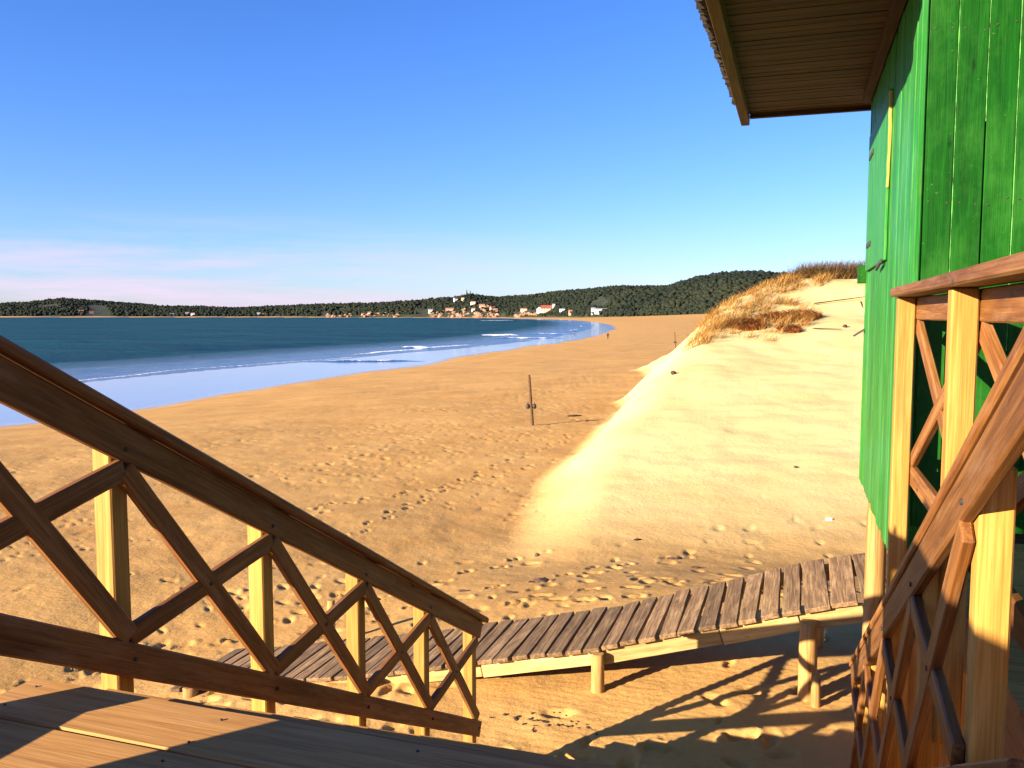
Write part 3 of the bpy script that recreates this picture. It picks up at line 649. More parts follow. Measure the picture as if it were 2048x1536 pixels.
for i in range(20):
    for zz in (-0.9, 0.62, 1.55):
        for q in (0.03, 0.118):
            M_ = Matrix.Translation((HX + 0.034 + 0.149 * i + q + rnd.uniform(-.006, .006), HN + 0.0005, Z(zz + rnd.uniform(-.02, .02)))) @ Matrix.Rotation(R(90), 4, 'X')
            bmesh.ops.create_cone(bm, segments=8, radius1=0.007, radius2=0.005, depth=0.010, cap_ends=True, matrix=M_)
me = bpy.data.meshes.new('nail_heads'); bm.to_mesh(me); bm.free()
tag(link_mesh('nail_heads', me, M_IRON, Matrix.Identity(4), hut), kind='stuff')
# shutter in the side wall with raw split edge and iron hinges
sh = beam('shutter', hut, (HX - 0.016, (6.78 + 8.55) / 2, Z(0.40)), (HX - 0.016, (6.78 + 8.55) / 2, Z(1.62)), 0.022, 1.75, M_GREEN2, up=(0, 1, 0), bev=0.005)
beam('edge_strip', sh, (HX - 0.018, 6.785, Z(0.92)), (HX - 0.018, 6.765, Z(1.60)), 0.024, 0.022, M_RAW, up=(0, 1, 0), rough=0.012, seed=3)
for zz in (0.62, 1.40):
    beam('hinge', sh, (HX - 0.032, 8.0, Z(zz)), (HX - 0.032, 8.4, Z(zz)), 0.01, 0.04, M_IRON, bev=0.002)
beam('latch', sh, (HX - 0.036, 6.9, Z(0.40)), (HX - 0.036, 7.25, Z(0.36)), 0.016, 0.03, M_IRON, bev=0.002)
beam('trim_block', hut, (HX - 0.03, HF + 0.02, Z(0.30)), (HX - 0.03, HF + 0.02, Z(0.47)), 0.09, 0.09, M_GREEN, up=(0, 1, 0), bev=0.005)
beam('hook', hut, (HX - 0.10, HF - 0.05, Z(-0.20)), (HX + 0.02, HF - 0.05, Z(-0.12)), 0.018, 0.018, M_IRON, bev=0.002)
for px, py, sd in ((HX + 0.06, 7.55, 1), (HX + 0.12, 5.6, 2), (HX + 0.9, 8.0, 3), (4.7, 5.6, 5), (4.7, 8.0, 6), (2.7, 5.6, 7)):
    log('stilt', hut, (px, py, gz(px, py) - 0.4), (px, py, Z(HB + 0.03)), 0.085, M_LOG, sd)
# roof: soffit boards across, edge beams, corrugated sheet on top
RL, RN, RF = -0.60, 4.3, 9.38
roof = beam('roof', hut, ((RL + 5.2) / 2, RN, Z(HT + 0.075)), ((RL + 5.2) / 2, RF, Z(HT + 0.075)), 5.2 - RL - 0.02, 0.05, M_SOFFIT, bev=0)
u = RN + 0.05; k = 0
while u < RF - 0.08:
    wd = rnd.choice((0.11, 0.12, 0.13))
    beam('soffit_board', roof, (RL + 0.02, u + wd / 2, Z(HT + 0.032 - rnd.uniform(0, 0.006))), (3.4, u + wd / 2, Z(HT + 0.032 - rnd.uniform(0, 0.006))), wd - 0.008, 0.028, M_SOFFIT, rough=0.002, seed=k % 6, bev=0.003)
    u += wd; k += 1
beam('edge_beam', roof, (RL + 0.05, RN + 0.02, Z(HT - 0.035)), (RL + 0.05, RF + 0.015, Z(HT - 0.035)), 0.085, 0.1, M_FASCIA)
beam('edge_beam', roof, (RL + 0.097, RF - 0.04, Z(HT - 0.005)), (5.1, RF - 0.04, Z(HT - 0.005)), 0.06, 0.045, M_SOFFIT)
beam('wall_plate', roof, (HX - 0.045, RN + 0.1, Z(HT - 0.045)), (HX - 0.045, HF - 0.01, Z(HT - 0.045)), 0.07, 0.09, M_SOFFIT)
bm = bmesh.new(); nu, ny = 260, 2
g = []
for i in range(nu + 1):
    y = RN - 0.08 + (RF + 0.06 - RN + 0.08) * i / nu
    zc = Z(HT + 0.135) + 0.018 * math.sin(y * 2 * math.pi / 0.076) + 0.006 * math.sin(y * 37)
    xl = RL - 0.07 - 0.018 * (RF - y) + 0.03 * mnoise.noise(Vector((y * 9, 0, 0)))
    g.append([bm.verts.new((xl, y, zc)), bm.verts.new((5.3, y, zc)), bm.verts.new((xl, y, zc + 0.012)), bm.verts.new((5.3, y, zc + 0.012))])
for i in range(nu):
    a, b = g[i], g[i + 1]
    for f in ((a[0], b[0], b[1], a[1]), (a[2], a[3], b[3], b[2]), (a[0], a[2], b[2], b[0]), (a[1], b[1], b[3], a[3])): bm.faces.new(f)
bmesh.ops.recalc_face_normals(bm, faces=bm.faces)
me = bpy.data.meshes.new('roof_sheet'); bm.to_mesh(me); bm.free()
link_mesh('roof_sheet', me, M_SHEET, parent=roof)

# ------------------------------------------------------------------ the boardwalk
bwk = thing('boardwalk', 'weathered grey plank boardwalk ramp climbing across the sand to the right', 'boardwalk', (-2.5, 8.9, Z(-3.9)))
BV = [-7.5, -6.4, -4.58, -3.08, -1.83, -0.6, 0.12, 0.68, 2.4]; BWZ = [-4.62, -4.40, -4.02, -3.66, -3.35, -2.97, -2.74, -2.59, -2.42]
camber = lambda v: 0.09 * max(0.0, min(1.0, (v + 2.0) / 2.2))
bz = lambda v: Z(float(np.interp(v, BV, BWZ)))
v = -7.15; k = 0; NL = []
while v < 2.2:
    pw = 0.178 if v < 0.0 else 0.235
    sl = (bz(v + 0.05) - bz(v - 0.05)) / 0.1
    y0 = 8.2 + rnd.uniform(-0.025, 0.02); y1 = 9.5 + rnd.uniform(-0.02, 0.03); tw = rnd.uniform(-0.012, 0.012)
    beam('plank', bwk, (v + pw / 2 - tw, y0, bz(v + pw / 2) - 0.024 + rnd.uniform(-.004, .004)), (v + pw / 2 + tw, y1, bz(v + pw / 2) + camber(v) - 0.024 + rnd.uniform(-.004, .004)),
         pw - 0.006, 0.046, M_WALK, up=(-sl, 0, 1), rough=0.006, seed=k % 9, bev=0.006)
    for q in (0.3, 0.7):
        NL += [(v + pw * q + rnd.uniform(-.01, .01), 8.28 + rnd.uniform(-.01, .01), bz(v + pw * q) + 0.002), (v + pw * q, 9.42, bz(v + pw * q) + camber(v) + 0.002)]
    v += pw + rnd.uniform(0.008, 0.018); k += 1
nails(bwk, NL)
sec = [(-7.12, -4.59), (-4.58, -3.09), (-3.08, -1.84), (-1.83, -0.61), (-0.6, 0.11), (0.12, 0.67), (0.68, 2.3)]
for yb in (8.275, 9.42):
    for i, (a, b) in enumerate(sec):
        hgt = (0.12, 0.14, 0.15, 0.16, 0.17, 0.17, 0.18)[i]
        beam('stringer', bwk, (a, yb + 0.003 * (i % 2), bz(a) - 0.054 - hgt / 2 + (camber(a) if yb > 9 else 0)), (b, yb + 0.003 * (i % 2), bz(b) - 0.054 - hgt / 2 + (camber(b) if yb > 9 else 0)), 0.05, hgt, M_STRING, rough=0.004, seed=i, bev=0.006)
def wlog(v, y, top, r, sd, mat=M_LOG):
    log('log_post', bwk, (v, y, gz(v, y) - 0.25), (v + rnd.uniform(-.01, .01), y, Z(top)), r, mat, sd)
wlog(-1.80, 8.17, -3.40, 0.07, 1); wlog(0.19, 8.15, -2.83, 0.085, 2); wlog(-4.3, 8.17, -4.02, 0.06, 3); wlog(-6.75, 8.12, -4.42, 0.10, 4)
wlog(-1.75, 9.52, -3.4, 0.07, 5); wlog(0.3, 9.5, -2.83, 0.08, 6); wlog(-5.72, 9.62, -3.74, 0.055, 7); wlog(2.0, 8.2, -2.7, 0.08, 8)
st = thing('short_post', 'short broken stake in the sand beside the right boardwalk post', 'stake', (0.3, 7.9, gz(0.3, 7.9)))
log('stake', st, (0.27, 8.0, gz(0.27, 8.0) - 0.15), (0.26, 8.0, gz(0.27, 8.0) + 0.30), 0.045, M_LOG, 9)

# ------------------------------------------------------------------ things standing and lying on the sand
def seen_at(px, py):
    """where the line of sight through a picture point meets the ground (world x, y, z)"""
    p = R(4.64); a, b = (px - 1024) / 1700, (768 - py) / 1700
    fy = math.cos(p) + b * math.sin(p); fz = -math.sin(p) + b * math.cos(p)
    t = np.exp(np.linspace(math.log(4), math.log(900), 6000))
    h = ground(a * t, fy * t, False)[0]
    i = int(np.argmax(EYE + fz * t < h))
    x, y = c2w(a * t[i], fy * t[i]); return x, y, gz(x, y), float(t[i])
def fpt(X, Y):
    x, y = c2w(X, Y); return x, y, gz(x, y)

def marker(X, Y, label, hgt):
    x, y, z = fpt(X, Y)
    t = thing('marker_post', label, 'post', (x, y, z), None)
    lean = Vector((-0.07 * CY, -0.07 * SY, 1))
    log('pole', t, Vector((x, y, z)) - lean * 0.3, Vector((x, y, z)) + lean * hgt, 0.075, M_POLE, 2, 0.2)
    for q in (-1, 1):
        c = Vector((x, y, z)) + lean * hgt * 0.38 + Vector((CY, SY, 0)) * 0.15 * q
        bm = bmesh.new(); bmesh.ops.create_icosphere(bm, subdivisions=3, radius=0.105)
        for v in bm.verts:
            v.co *= 1 + 0.12 * mnoise.noise(v.co * 14); v.co.z *= 1.15; v.co.x *= 0.92
        for f in bm.faces: f.smooth = True
        bmesh.ops.create_cone(bm, segments=8, radius1=0.018, radius2=0.018, depth=0.12, cap_ends=True, matrix=Matrix.Translation((0, 0, 0.13)))
        me = bpy.data.meshes.new('float'); bm.to_mesh(me); bm.free()
        link_mesh('float', me, M_FLOAT, Matrix.Translation(c), t)
    return t
M_POLE = plain('grey_brown_pole', (0.085, 0.045, 0.02), 0.9)
M_FLOAT = plain('dark_float', (0.035, 0.022, 0.02), 0.6)
marker(0.93, 38.3, 'tall thin wooden post with two dark round floats, nearest on the open beach', 2.3)
marker(25.6, 133.0, 'distant thin post with dark floats standing beside the foot of the dune', 2.6)

# --- grass, a dead tussock and a bush on the dune
def blades(name, pts, hmin, hmax, wid, spread, droop, lean=(0, 0)):
    V, F, T = [], [], []
    for (x, y, z) in pts:
        a = rng.uniform(0, 6.283); L = rng.uniform(hmin, hmax); sp = rng.uniform(0.1, spread)
        dx, dy = math.cos(a) * sp + lean[0], math.sin(a) * sp + lean[1]
        wx, wy = -math.sin(a) * wid, math.cos(a) * wid
        b = len(V); tone = rng.uniform()
        for k, f in enumerate((0, 0.4, 0.75)):
            cx, cy, cz = x + dx * L * f ** 1.3, y + dy * L * f ** 1.3, z - 0.03 + L * (f - droop * f * f)
            V.append((cx - wx * (1 - f * .5), cy - wy * (1 - f * .5), cz)); V.append((cx + wx * (1 - f * .5), cy + wy * (1 - f * .5), cz))
        tx, ty, tz = x + dx * L, y + dy * L, z + L * (1 - droop)
        V.append((tx - wx * .1, ty, tz)); V.append((tx + wx * .1, ty, tz))
        for k in range(3): F.append((b + 2 * k, b + 2 * k + 1, b + 2 * k + 3, b + 2 * k + 2))
        T += [tone] * 8
    return mesh_np(name, V, F, False, {'tone': T})
M_GRASS = foliage_mat('dry_marram', [(0, (0.14, 0.05, 0.012)), (0.4, (0.32, 0.13, 0.03)), (0.75, (0.44, 0.27, 0.08)), (1, (0.13, 0.13, 0.035))])
M_RUST = foliage_mat('rust_tussock', [(0, (0.10, 0.025, 0.008)), (0.5, (0.27, 0.085, 0.022)), (1, (0.40, 0.17, 0.05))])
M_BUSH = foliage_mat('brown_bush', [(0, (0.05, 0.024, 0.010)), (0.5, (0.11, 0.055, 0.02)), (1, (0.10, 0.085, 0.03))])
def zh(X, Y):
    e = ground(X, Y, False)[0]; x, y = c2w(X, Y); return np.stack([x, y, e], -1)
def tufts(n, per, yr, xr, sd):
    Yc = rng.uniform(yr[0], yr[1], n); Xc = np.interp(Yc, ZE, XE) + rng.uniform(xr[0], xr[1], n)
    Yb = np.repeat(Yc, per) + rng.normal(0, sd, n * per); Xb = np.repeat(Xc, per) + rng.normal(0, sd, n * per)
    return zh(Xb, Yb)
pts = np.concatenate([tufts(95, 60, (44, 57), (-1.6, 1.4), 0.30), tufts(45, 60, (44, 55), (1, 4.5), 0.22), tufts(10, 40, (41, 44), (-1.0, 0.4), 0.2), tufts(60, 60, (53, 58), (0, 8), 0.3), tufts(22, 40, (40, 45), (0, 5), 0.18)])
tag(link_mesh('dune_grass', blades('dune_grass', pts, 0.15, 1.0, 0.011, 1.3, 0.45, (0.35, 0.15)), M_GRASS), 'dry orange and straw coloured grass fringing the dune crest', 'grass', kind='stuff')
def tussock(name, label, cat, X0, Y0, rx, ry, n, mat, h0, h1, spread, droop, lean=(0, 0), stems=9):
    a = rng.uniform(0, 6.283, n); r_ = np.sqrt(rng.uniform(0, 1, n))
    P = zh(X0 + rx * r_ * np.cos(a), Y0 + ry * r_ * np.sin(a))
    x, y, z = fpt(X0, Y0)
    t = thing(name, label, cat, (x, y, z))
    link_mesh('foliage', blades('foliage', P, h0, h1, 0.014, spread, droop, lean), mat, parent=t)
    for k in range(stems):
        p = P[rng.integers(n)]; an = rng.uniform(0, 6.283); L_ = rng.uniform(0.4, 0.9) * h1
        log('stem', t, (p[0], p[1], p[2] - 0.1), (p[0] + math.cos(an) * L_ * 0.6, p[1] + math.sin(an) * L_ * 0.6, p[2] + L_ * 0.7), 0.018, M_BUSHSTEM, k, 0.5)
    return t
M_BUSHSTEM = plain('bush_stem', (0.07, 0.04, 0.02), 0.9)
sl = (-0.5 * CY, -0.5 * SY - 0.3)
tussock('dead_tussock', 'rust red dead tussock sagging down the dune face, left and larger one', 'tussock', 12.3, 44.3, 0.9, 1.3, 2200, M_RUST, 0.3, 0.9, 1.0, 0.6, sl)
tussock('dead_tussock', 'rust brown mat of dead stems right of the larger red tussock', 'tussock', 14.9, 45.6, 1.7, 0.9, 2600, M_RUST, 0.3, 0.8, 1.0, 0.5, sl)
tussock('dead_tussock', 'small red clump of dead stems lowest on the dune face', 'tussock', 13.9, 42.6, 0.6, 0.8, 700, M_RUST, 0.3, 0.6, 0.9, 0.6, sl)
tussock('bush', 'dark spiky brown bush on the dune crest beside the hut', 'bush', 20.6, 54.6, 2.3, 1.3, 2600, M_BUSH, 0.15, 1.35, 1.2, 0.15, stems=60)
tussock('bush', 'smaller bristly brown bush on the crest, farther from the hut', 'bush', 18.4, 55.2, 1.4, 0.9, 1500, M_BUSH, 0.15, 0.9, 1.2, 0.1, stems=18)

def stick(label, p0, p1, r, lift=0.05, name='driftwood_stick', bend=0.0):
    a = Vector(fpt(*p0)); b = Vector(fpt(*p1)); a.z += lift; b.z += lift
    mid = (a + b) / 2; 
    o = log(name, None, a - mid + mid, b, r, M_BUSHSTEM, int(p0[0] * 10), 0.4)
    return tag(o, label, 'stick')
stick('long bare stick lying across the pale sand near the dune crest', (17.0, 48.0), (20.6, 48.8), 0.035, 0.12)
stick('short dark stick slanting below the red tussocks', (14.9, 42.2), (16.0, 41.4), 0.03, 0.08)
stick('thin curved twig hanging under the long bare stick', (19.7, 48.3), (19.3, 47.0), 0.02, 0.05)

M_SCRAP = plain('dark_scrap', (0.05, 0.025, 0.02), 0.8)
M_WHITE = plain('white_plastic', (0.75, 0.74, 0.76), 0.4)
M_BLUE = plain('blue_plastic', (0.10, 0.28, 0.36), 0.4)
def scrap(name, label, cat, px, py, lx, ly, lz, mat, seed, rot=0.0):
    x, y, z, d = seen_at(px, py)
    bm = bmesh.new(); bmesh.ops.create_icosphere(bm, subdivisions=2, radius=1)
    for v in bm.verts:
        n_ = mnoise.noise_vector(v.co * 1.6 + Vector((seed * 3.3, 0, 0)))
        v.co += n_ * 0.55; v.co.x *= lx / 2; v.co.y *= ly / 2; v.co.z *= lz / 2
    me = bpy.data.meshes.new(name); bm.to_mesh(me); bm.free()
    o = link_mesh(name, me, mat, Matrix.Translation((x, y, z + lz * 0.25)) @ Matrix.Rotation(R(YAW) + rot, 4, 'Z'))
    return tag(o, label, cat)
scrap('scrap_of_bark', 'largest dark scrap of bark on the trodden sand behind the boardwalk', 'bark', 1085, 1162, 0.24, 0.16, 0.07, M_SCRAP, 1)
scrap('twig', 'thin dark twig on the sand, left of the largest bark scrap', 'twig', 1022, 1186, 0.20, 0.05, 0.04, M_SCRAP, 2, -0.4)
scrap('twig', 'short dark twig on the sand above the end of the left railing', 'twig', 928, 1182, 0.18, 0.05, 0.04, M_SCRAP, 3, -0.2)
scrap('twig', 'dark twig lying among tracks below the bright dune face', 'twig', 1345, 1120, 0.2, 0.07, 0.06, M_SCRAP, 4, -0.3)
scrap('twig', 'little dark twig right of the tracks, close behind the boardwalk', 'twig', 1392, 1136, 0.14, 0.05, 0.05, M_SCRAP, 5, -0.2)
scrap('twig', 'small dark twig near the upper end of the trodden patch', 'twig', 1275, 1080, 0.16, 0.05, 0.05, M_SCRAP, 6, 0.3)
scrap('litter', 'small crumpled white litter on the dune sand beside the hut', 'litter', 1658, 1040, 0.14, 0.09, 0.07, M_WHITE, 7)
scrap('lump', 'dark driftwood on the beach, right of the tall marker post', 'lump', 1148, 833, 0.65, 0.14, 0.14, M_SCRAP, 8, 0.2)  # long, low dark lump lying on the sand
scrap('stone', 'dark stone on the left edge of the dune face', 'stone', 1347, 748, 0.24, 0.18, 0.2, M_SCRAP, 9)
scrap('stone', 'dark pebble alone in the middle of the dune face', 'stone', 1592, 934, 0.1, 0.08, 0.07, M_SCRAP, 10)
scrap('stone', 'dark stone on the dune close to the hut wall', 'stone', 1690, 655, 0.25, 0.2, 0.18, M_SCRAP, 11)
scrap('bottle_scrap', 'bluish plastic scrap in the shade beside the right railing foot', 'litter', 1722, 1432, 0.14, 0.09, 0.12, M_BLUE, 12)
# seaweed heap beyond the last post of the left railing
V = []; F = []
for k in range(46):
    px = 1090 + rnd.gauss(0, 55); py = 1452 + rnd.gauss(0, 11)
    V.append((px, py))
x0, y0, z0, _ = seen_at(1090, 1452)
PV = []; PF = []
for (px, py) in V:
    x, y, z, d = seen_at(px, py); r_ = rnd.uniform(0.005, 0.017); nv = len(PV)
    for q in IV[:]:
        PV.append((x + q[0] * r_ * rnd.uniform(.6, 1.8), y + q[1] * r_ * rnd.uniform(.6, 1.8), z + q[2] * r_ * rnd.uniform(.3, 0.8) + 0.004))
    PF += [tuple(i + nv for i in f) for f in IF]
tag(link_mesh('seaweed', mesh_np('seaweed', PV, PF), M_SCRAP), 'scatter of dry dark seaweed bits in front of the boardwalk post', 'seaweed', kind='stuff')

# ------------------------------------------------------------------ people far down the beach
M_CLOTH = plain('dark_clothes', (0.02, 0.02, 0.03), 0.9); M_SKIN = plain('skin', (0.35, 0.2, 0.13), 0.7); M_HAIR = plain('dark_hair', (0.02, 0.012, 0.008), 0.8)
def person(label, X, Y, stride, face):
    x, y, z = fpt(X, Y)
    t = thing('person', label, 'person', (x, y, z))
    J = {'pelvis': (0, 0, .95, .15), 'belly': (0, 0, 1.10, .15), 'chest': (0, 0.01, 1.32, .17), 'neck': (0, 0.01, 1.47, .065), 'head': (0, .02, 1.60, .10), 'crown': (0, .02, 1.70, .08)}
    E_ = [('pelvis', 'belly'), ('belly', 'chest'), ('chest', 'neck'), ('neck', 'head'), ('head', 'crown')]
    for sd, nm in ((-1, 'l'), (1, 'r')):
        st_ = stride * sd
        J.update({'hip' + nm: (.10 * sd, 0, .90, .105), 'knee' + nm: (.11 * sd, .12 * st_ + .04, .50, .068), 'ank' + nm: (.11 * sd, .28 * st_, .09, .045), 'toe' + nm: (.12 * sd, .28 * st_ + .17, .04, .04),
                  'sho' + nm: (.19 * sd, 0, 1.41, .07), 'elb' + nm: (.25 * sd, -.12 * st_, 1.14, .05), 'wri' + nm: (.25 * sd, -.2 * st_ + .08, .90, .035), 'hand' + nm: (.25 * sd, -.22 * st_ + .10, .80, .04)})
        E_ += [('pelvis', 'hip' + nm), ('hip' + nm, 'knee' + nm), ('knee' + nm, 'ank' + nm), ('ank' + nm, 'toe' + nm), ('chest', 'sho' + nm), ('sho' + nm, 'elb' + nm), ('elb' + nm, 'wri' + nm), ('wri' + nm, 'hand' + nm)]
    ks = list(J); me = bpy.data.meshes.new('body')
    me.from_pydata([J[k][:3] for k in ks], [(ks.index(a), ks.index(b)) for a, b in E_], [])
    o = link_mesh('body', me, M_CLOTH, Matrix.Translation((x, y, z)) @ Matrix.Rotation(face, 4, 'Z'), t)
    md = o.modifiers.new('skin', 'SKIN'); 
    lay = me.skin_vertices[0] if me.skin_vertices else None
    if lay is None:
        bm = bmesh.new(); bm.from_mesh(me); bm.verts.layers.skin.verify(); bm.to_mesh(me); bm.free(); lay = me.skin_vertices[0]
    for i, k in enumerate(ks): lay.data[i].radius = (J[k][3], J[k][3]); lay.data[i].use_root = (i == 0)
    o.modifiers.new('sub', 'SUBSURF').render_levels = 1
    bm = bmesh.new(); bmesh.ops.create_uvsphere(bm, u_segments=12, v_segments=8, radius=0.112)
    me = bpy.data.meshes.new('hair'); bm.to_mesh(me); bm.free()
    link_mesh('hair', me, M_HAIR, Matrix.Translation((x, y, z)) @ Matrix.Rotation(face, 4, 'Z') @ Matrix.Translation((0, -0.02, 1.655)), t)
    bm = bmesh.new(); bmesh.ops.create_uvsphere(bm, u_segments=10, v_segments=8, radius=0.085)
    me = bpy.data.meshes.new('face'); bm.to_mesh(me); bm.free()
    link_mesh('face', me, M_SKIN, Matrix.Translation((x, y, z)) @ Matrix.Rotation(face, 4, 'Z') @ Matrix.Translation((0, 0.055, 1.61)), t)
    return t
person('distant person in dark clothes walking alone on the dry beach', 25.0, 222.0, 1.0, R(200))
person('distant person in dark clothes standing at the edge of the water', 24.0, 325.0, 0.3, R(120))

# ------------------------------------------------------------------ houses, rocks and pines round the bay
M_WWALL = plain('white_wall', (0.78, 0.76, 0.74), 0.8, 0.05); M_PWALL = plain('pink_wall', (0.55, 0.33, 0.25), 0.8, 0.1); M_YWALL = plain('cream_wall', (0.62, 0.50, 0.34), 0.8, 0.1)
M_ROOF = plain('red_tiles', (0.22, 0.06, 0.035), 0.85, 0.2); M_ROOF2 = plain('orange_tiles', (0.36, 0.14, 0.07), 0.85, 0.2); M_GREY = plain('grey_roof', (0.25, 0.24, 0.24), 0.8)
M_PANE = plain('dark_pane', (0.02, 0.025, 0.03), 0.3)
def house(px, t, w, d, h, rh, wall, roof, label, turn=0.0, lift=0.0):
    x, y, z = far_pt(px, t); z += lift
    th = thing('house', label, 'house', (x, y, z), 'houses round the bay')
    B = Matrix.Translation((x, y, z)) @ Matrix.Rotation(math.atan2(y, x) - math.pi / 2 + turn, 4, 'Z')
    bm = bmesh.new()
    pts = [(-w/2, 0), (w/2, 0)]
    vs_ = [[bm.verts.new((sx * w / 2, sy * d / 2, zz)) for sx in (-1, 1)] for sy in (-1, 1) for zz in (-4, h)]
    fb, ft, bb, bt = vs_
    g1 = bm.verts.new((-w / 2, 0, h + rh * 0.97)); g2 = bm.verts.new((w / 2, 0, h + rh * 0.97))
    bm.faces.new((fb[0], fb[1], ft[1], ft[0])); bm.faces.new((bb[1], bb[0], bt[0], bt[1]))
    bm.faces.new((fb[1], bb[1], bt[1], g2, ft[1])); bm.faces.new((bb[0], fb[0], ft[0], g1, bt[0]))
    me = bpy.data.meshes.new('wall'); bm.to_mesh(me); bm.free()
    link_mesh('wall', me, wall, B, th)
    bm = bmesh.new(); ov = 0.5; T_ = 0.3
    prof = [(-d / 2 - ov, h - ov * rh / (d / 2) + 0.05), (0, h + rh + 0.05), (d / 2 + ov, h - ov * rh / (d / 2) + 0.05)]
    rows = [[bm.verts.new((sx * (w / 2 + ov), a, b + q)) for a, b in prof] for sx in (-1, 1) for q in (0, T_)]
    l0, l1, r0, r1 = rows
    for i in range(2):
        bm.faces.new((l1[i], r1[i], r1[i + 1], l1[i + 1])); bm.faces.new((l0[i], l0[i + 1], r0[i + 1], r0[i]))
        bm.faces.new((l0[i], l1[i], l1[i + 1], l0[i + 1])); bm.faces.new((r0[i], r0[i + 1], r1[i + 1], r1[i]))
    bm.faces.new((l0[0], r0[0], r1[0], l1[0])); bm.faces.new((l0[2], l1[2], r1[2], r0[2]))
    bmesh.ops.recalc_face_normals(bm, faces=bm.faces)
    me = bpy.data.meshes.new('roof'); bm.to_mesh(me); bm.free(); link_mesh('roof', me, roof, B, th)
    n_ = max(2, int(w / 4.5)); fl = max(1, int(h / 3))
    for f_ in range(fl):
        for i in range(n_):
            xx = -w / 2 + w * (i + 0.5) / n_
            link_mesh('window', box_mesh(1.3, 0.16, 1.3, M_PANE, 0), None, B @ Matrix.Translation((xx, -d / 2 - 0.03, 1.6 + 3 * f_)), th)
HOUSES = [
 (1078, .05, 11, 10, 9, 4, M_WWALL, M_ROOF, 'tall white gabled house at the left end of the big red roof', 1.57),
 (1094, .09, 26, 14, 6, 6, M_PWALL, M_ROOF, 'broad building with a big dark red roof above the far beach', 0),
 (1107, .16, 6, 6, 7, 2, M_WWALL, M_GREY, 'small white house just right of the big red roof', 0),
 (1125, .06, 12, 8, 5, 1, M_WWALL, M_GREY, 'low white flat block right of the red roofed building', 0),
 (1141, .03, 8, 7, 4, 2, M_PWALL, M_ROOF2, 'little reddish house on the back edge of the far beach', 0),
 (1186, .04, 7, 8, 6, 2, M_WWALL, M_GREY, 'small bright white house, rightmost but one on the far beach', 0),
 (1201, .05, 20, 8, 4, 1.2, M_WWALL, M_GREY, 'long low white building, rightmost on the far beach', 0),
 (912, .52, 10, 9, 8, 3, M_WWALL, M_ROOF, 'white house high on the wooded knoll below the tall pines', .3),
 (926, .50, 8, 8, 8, 2, M_YWALL, M_ROOF2, 'cream house on the knoll, right beside the highest white house', 0),
 (947, .34, 13, 9, 6, 3, M_WWALL, M_ROOF2, 'white house with orange roof halfway down the knoll', -.3),
 (964, .22, 14, 10, 8, 3, M_PWALL, M_ROOF2, 'pink house above the reddest boulders of the headland', 0),
 (985, .18, 11, 9, 6, 3, M_PWALL, M_ROOF, 'pale pink house at the right foot of the knoll', .4),
 (947, .14, 9, 8, 6, 2, M_WWALL, M_ROOF2, 'small white house low on the knoll by the shore', 0),
 (900, .16, 22, 10, 7, 3, M_PWALL, M_ROOF2, 'wide pink house left of the knoll above the rocks', 0),
 (862, .14, 11, 9, 8, 3, M_WWALL, M_GREY, 'bright white house standing by itself above the rocky shore', .2),
 (740, .10, 10, 9, 6, 3, M_WWALL, M_ROOF2, 'white cottage behind the left stretch of shore rocks', 0),
 (1048, .10, 16, 8, 5, 2, M_YWALL, M_ROOF2, 'cream house where the rocks meet the far beach', 0),
 (346, .06, 12, 9, 5, 3, M_WWALL, M_GREY, 'white house by the water on the far left shore, left of a pair', .2),
 (377, .10, 12, 9, 6, 3, M_WWALL, M_GREY, 'white house, left one of the pair on the far left shore', 0),
 (388, .08, 11, 9, 6, 2, M_WWALL, M_ROOF2, 'white house, right one of the pair on the far left shore', -.2),
 (519, .10, 10, 9, 6, 3, M_WWALL, M_GREY, 'white house at the right end of the far shore, behind a pale strand', 0),
 (530, .10, 11, 9, 5, 2, M_YWALL, M_ROOF2, 'cream house beside the white one behind the pale strand', 0),
 (165, .12, 14, 9, 5, 3, M_PWALL, M_ROOF2, 'reddish house below the highest hill of the left headland', 0),
 (186, .10, 12, 9, 5, 3, M_PWALL, M_ROOF, 'reddish house right of another below the left headland', 0),
]
for a in HOUSES: house(*a)

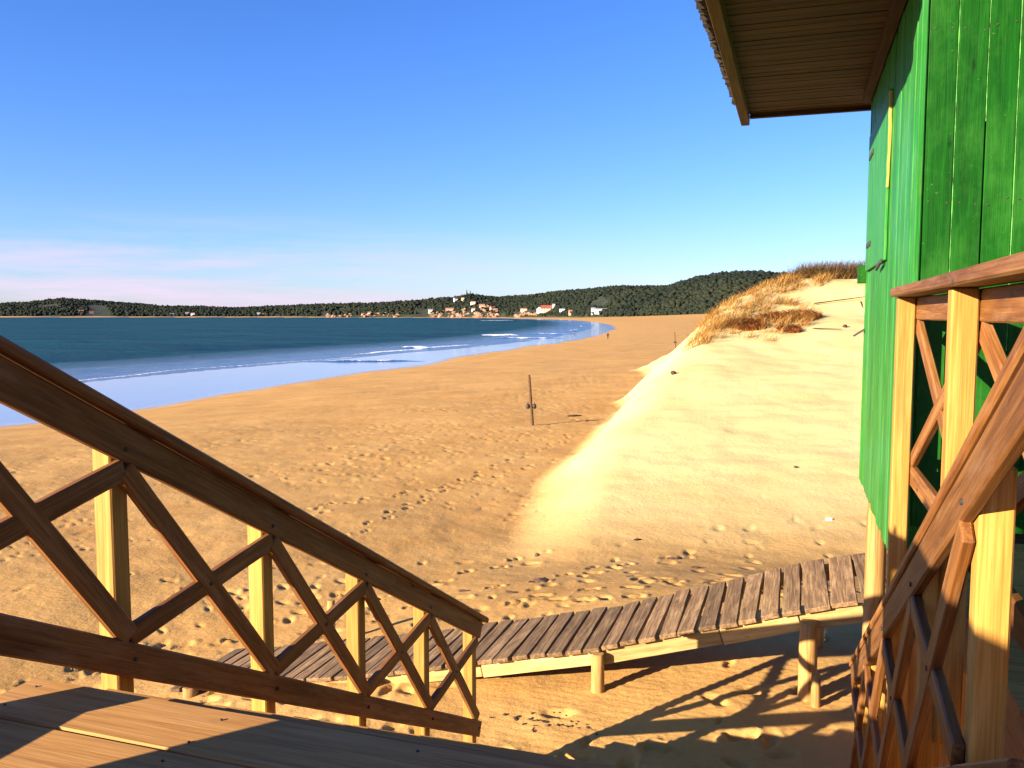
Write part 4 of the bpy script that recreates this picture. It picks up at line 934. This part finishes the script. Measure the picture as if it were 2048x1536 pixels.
M_ROCK = plain('pink_granite', (0.26, 0.15, 0.095), 0.9, 0.35, 0.4)
def rock_mesh(sd):
    bm = bmesh.new(); bmesh.ops.create_icosphere(bm, subdivisions=2, radius=1)
    for v in bm.verts:
        v.co += mnoise.noise_vector(v.co * 1.1 + Vector((sd * 5.1, 0, 0))) * 0.7; v.co.z *= 0.7
    me = bpy.data.meshes.new('boulder'); bm.to_mesh(me); bm.free(); me.materials.append(M_ROCK); return me
RM = [rock_mesh(i) for i in range(7)]
for k in range(150):
    px = rnd.choice((rnd.uniform(655, 800), rnd.uniform(860, 1000), rnd.gauss(960, 22), rnd.uniform(1030, 1075)))
    t = abs(rnd.gauss(0, 0.10)) if px < 1020 else abs(rnd.gauss(0, 0.03))
    x, y, z = far_pt(px, t); r_ = rnd.uniform(2.0, 7.5) * (1.0 if px < 1020 else 0.7)
    z = max(z, 0.0)
    o = link_mesh('boulder', RM[k % 7], None, Matrix.Translation((x, y, z + r_ * 0.2)) @ Matrix.Rotation(rnd.uniform(0, 6.28), 4, 'Z') @ Matrix.Diagonal((r_ * rnd.uniform(.8, 1.5), r_, r_ * rnd.uniform(.7, 1.1), 1)))
    tag(o, ('pinkish granite boulder on the far shore, left of the knoll with houses' if px < 850 else 'reddish boulder in the pile at the foot of the knoll' if px < 1020 else 'pale boulder where the rocky shore ends at the far beach'), 'boulder', 'boulders along the far shore')

M_TRUNK = plain('pine_bark', (0.10, 0.06, 0.035), 0.95)
def pine(px, t, h, label):
    x, y, z = far_pt(px, t)
    th = thing('pine_tree', label, 'tree', (x, y, z))
    log('trunk', th, (x, y, z - 1), (x, y, z + h * 0.95), h * 0.018 + 0.1, M_TRUNK, int(px), 0.6)
    n_ = 34; f_ = rng.uniform(0.3, 1.0, n_); a = rng.uniform(0, 6.28, n_); rad = h * 0.17 * (1.1 - f_) + 0.3
    me = crowns(x + np.cos(a) * rad * rng.uniform(.2, 1, n_), y + np.sin(a) * rad * rng.uniform(.2, 1, n_), z + h * f_, h * 0.06 * (1.25 - f_ * 0.7), 'crown', 0.5)
    link_mesh('crown', me, M_WOOD, parent=th)
pine(934, .98, 18, 'tallest pine on the knoll, highest point of the far skyline')
pine(941, .96, 14, 'shorter pine right beside the tallest one on the knoll')
pine(925, .95, 10, 'small pine on the knoll, left of the tallest one')
pine(953, .97, 10, 'lone pine at the right end of the knoll top')
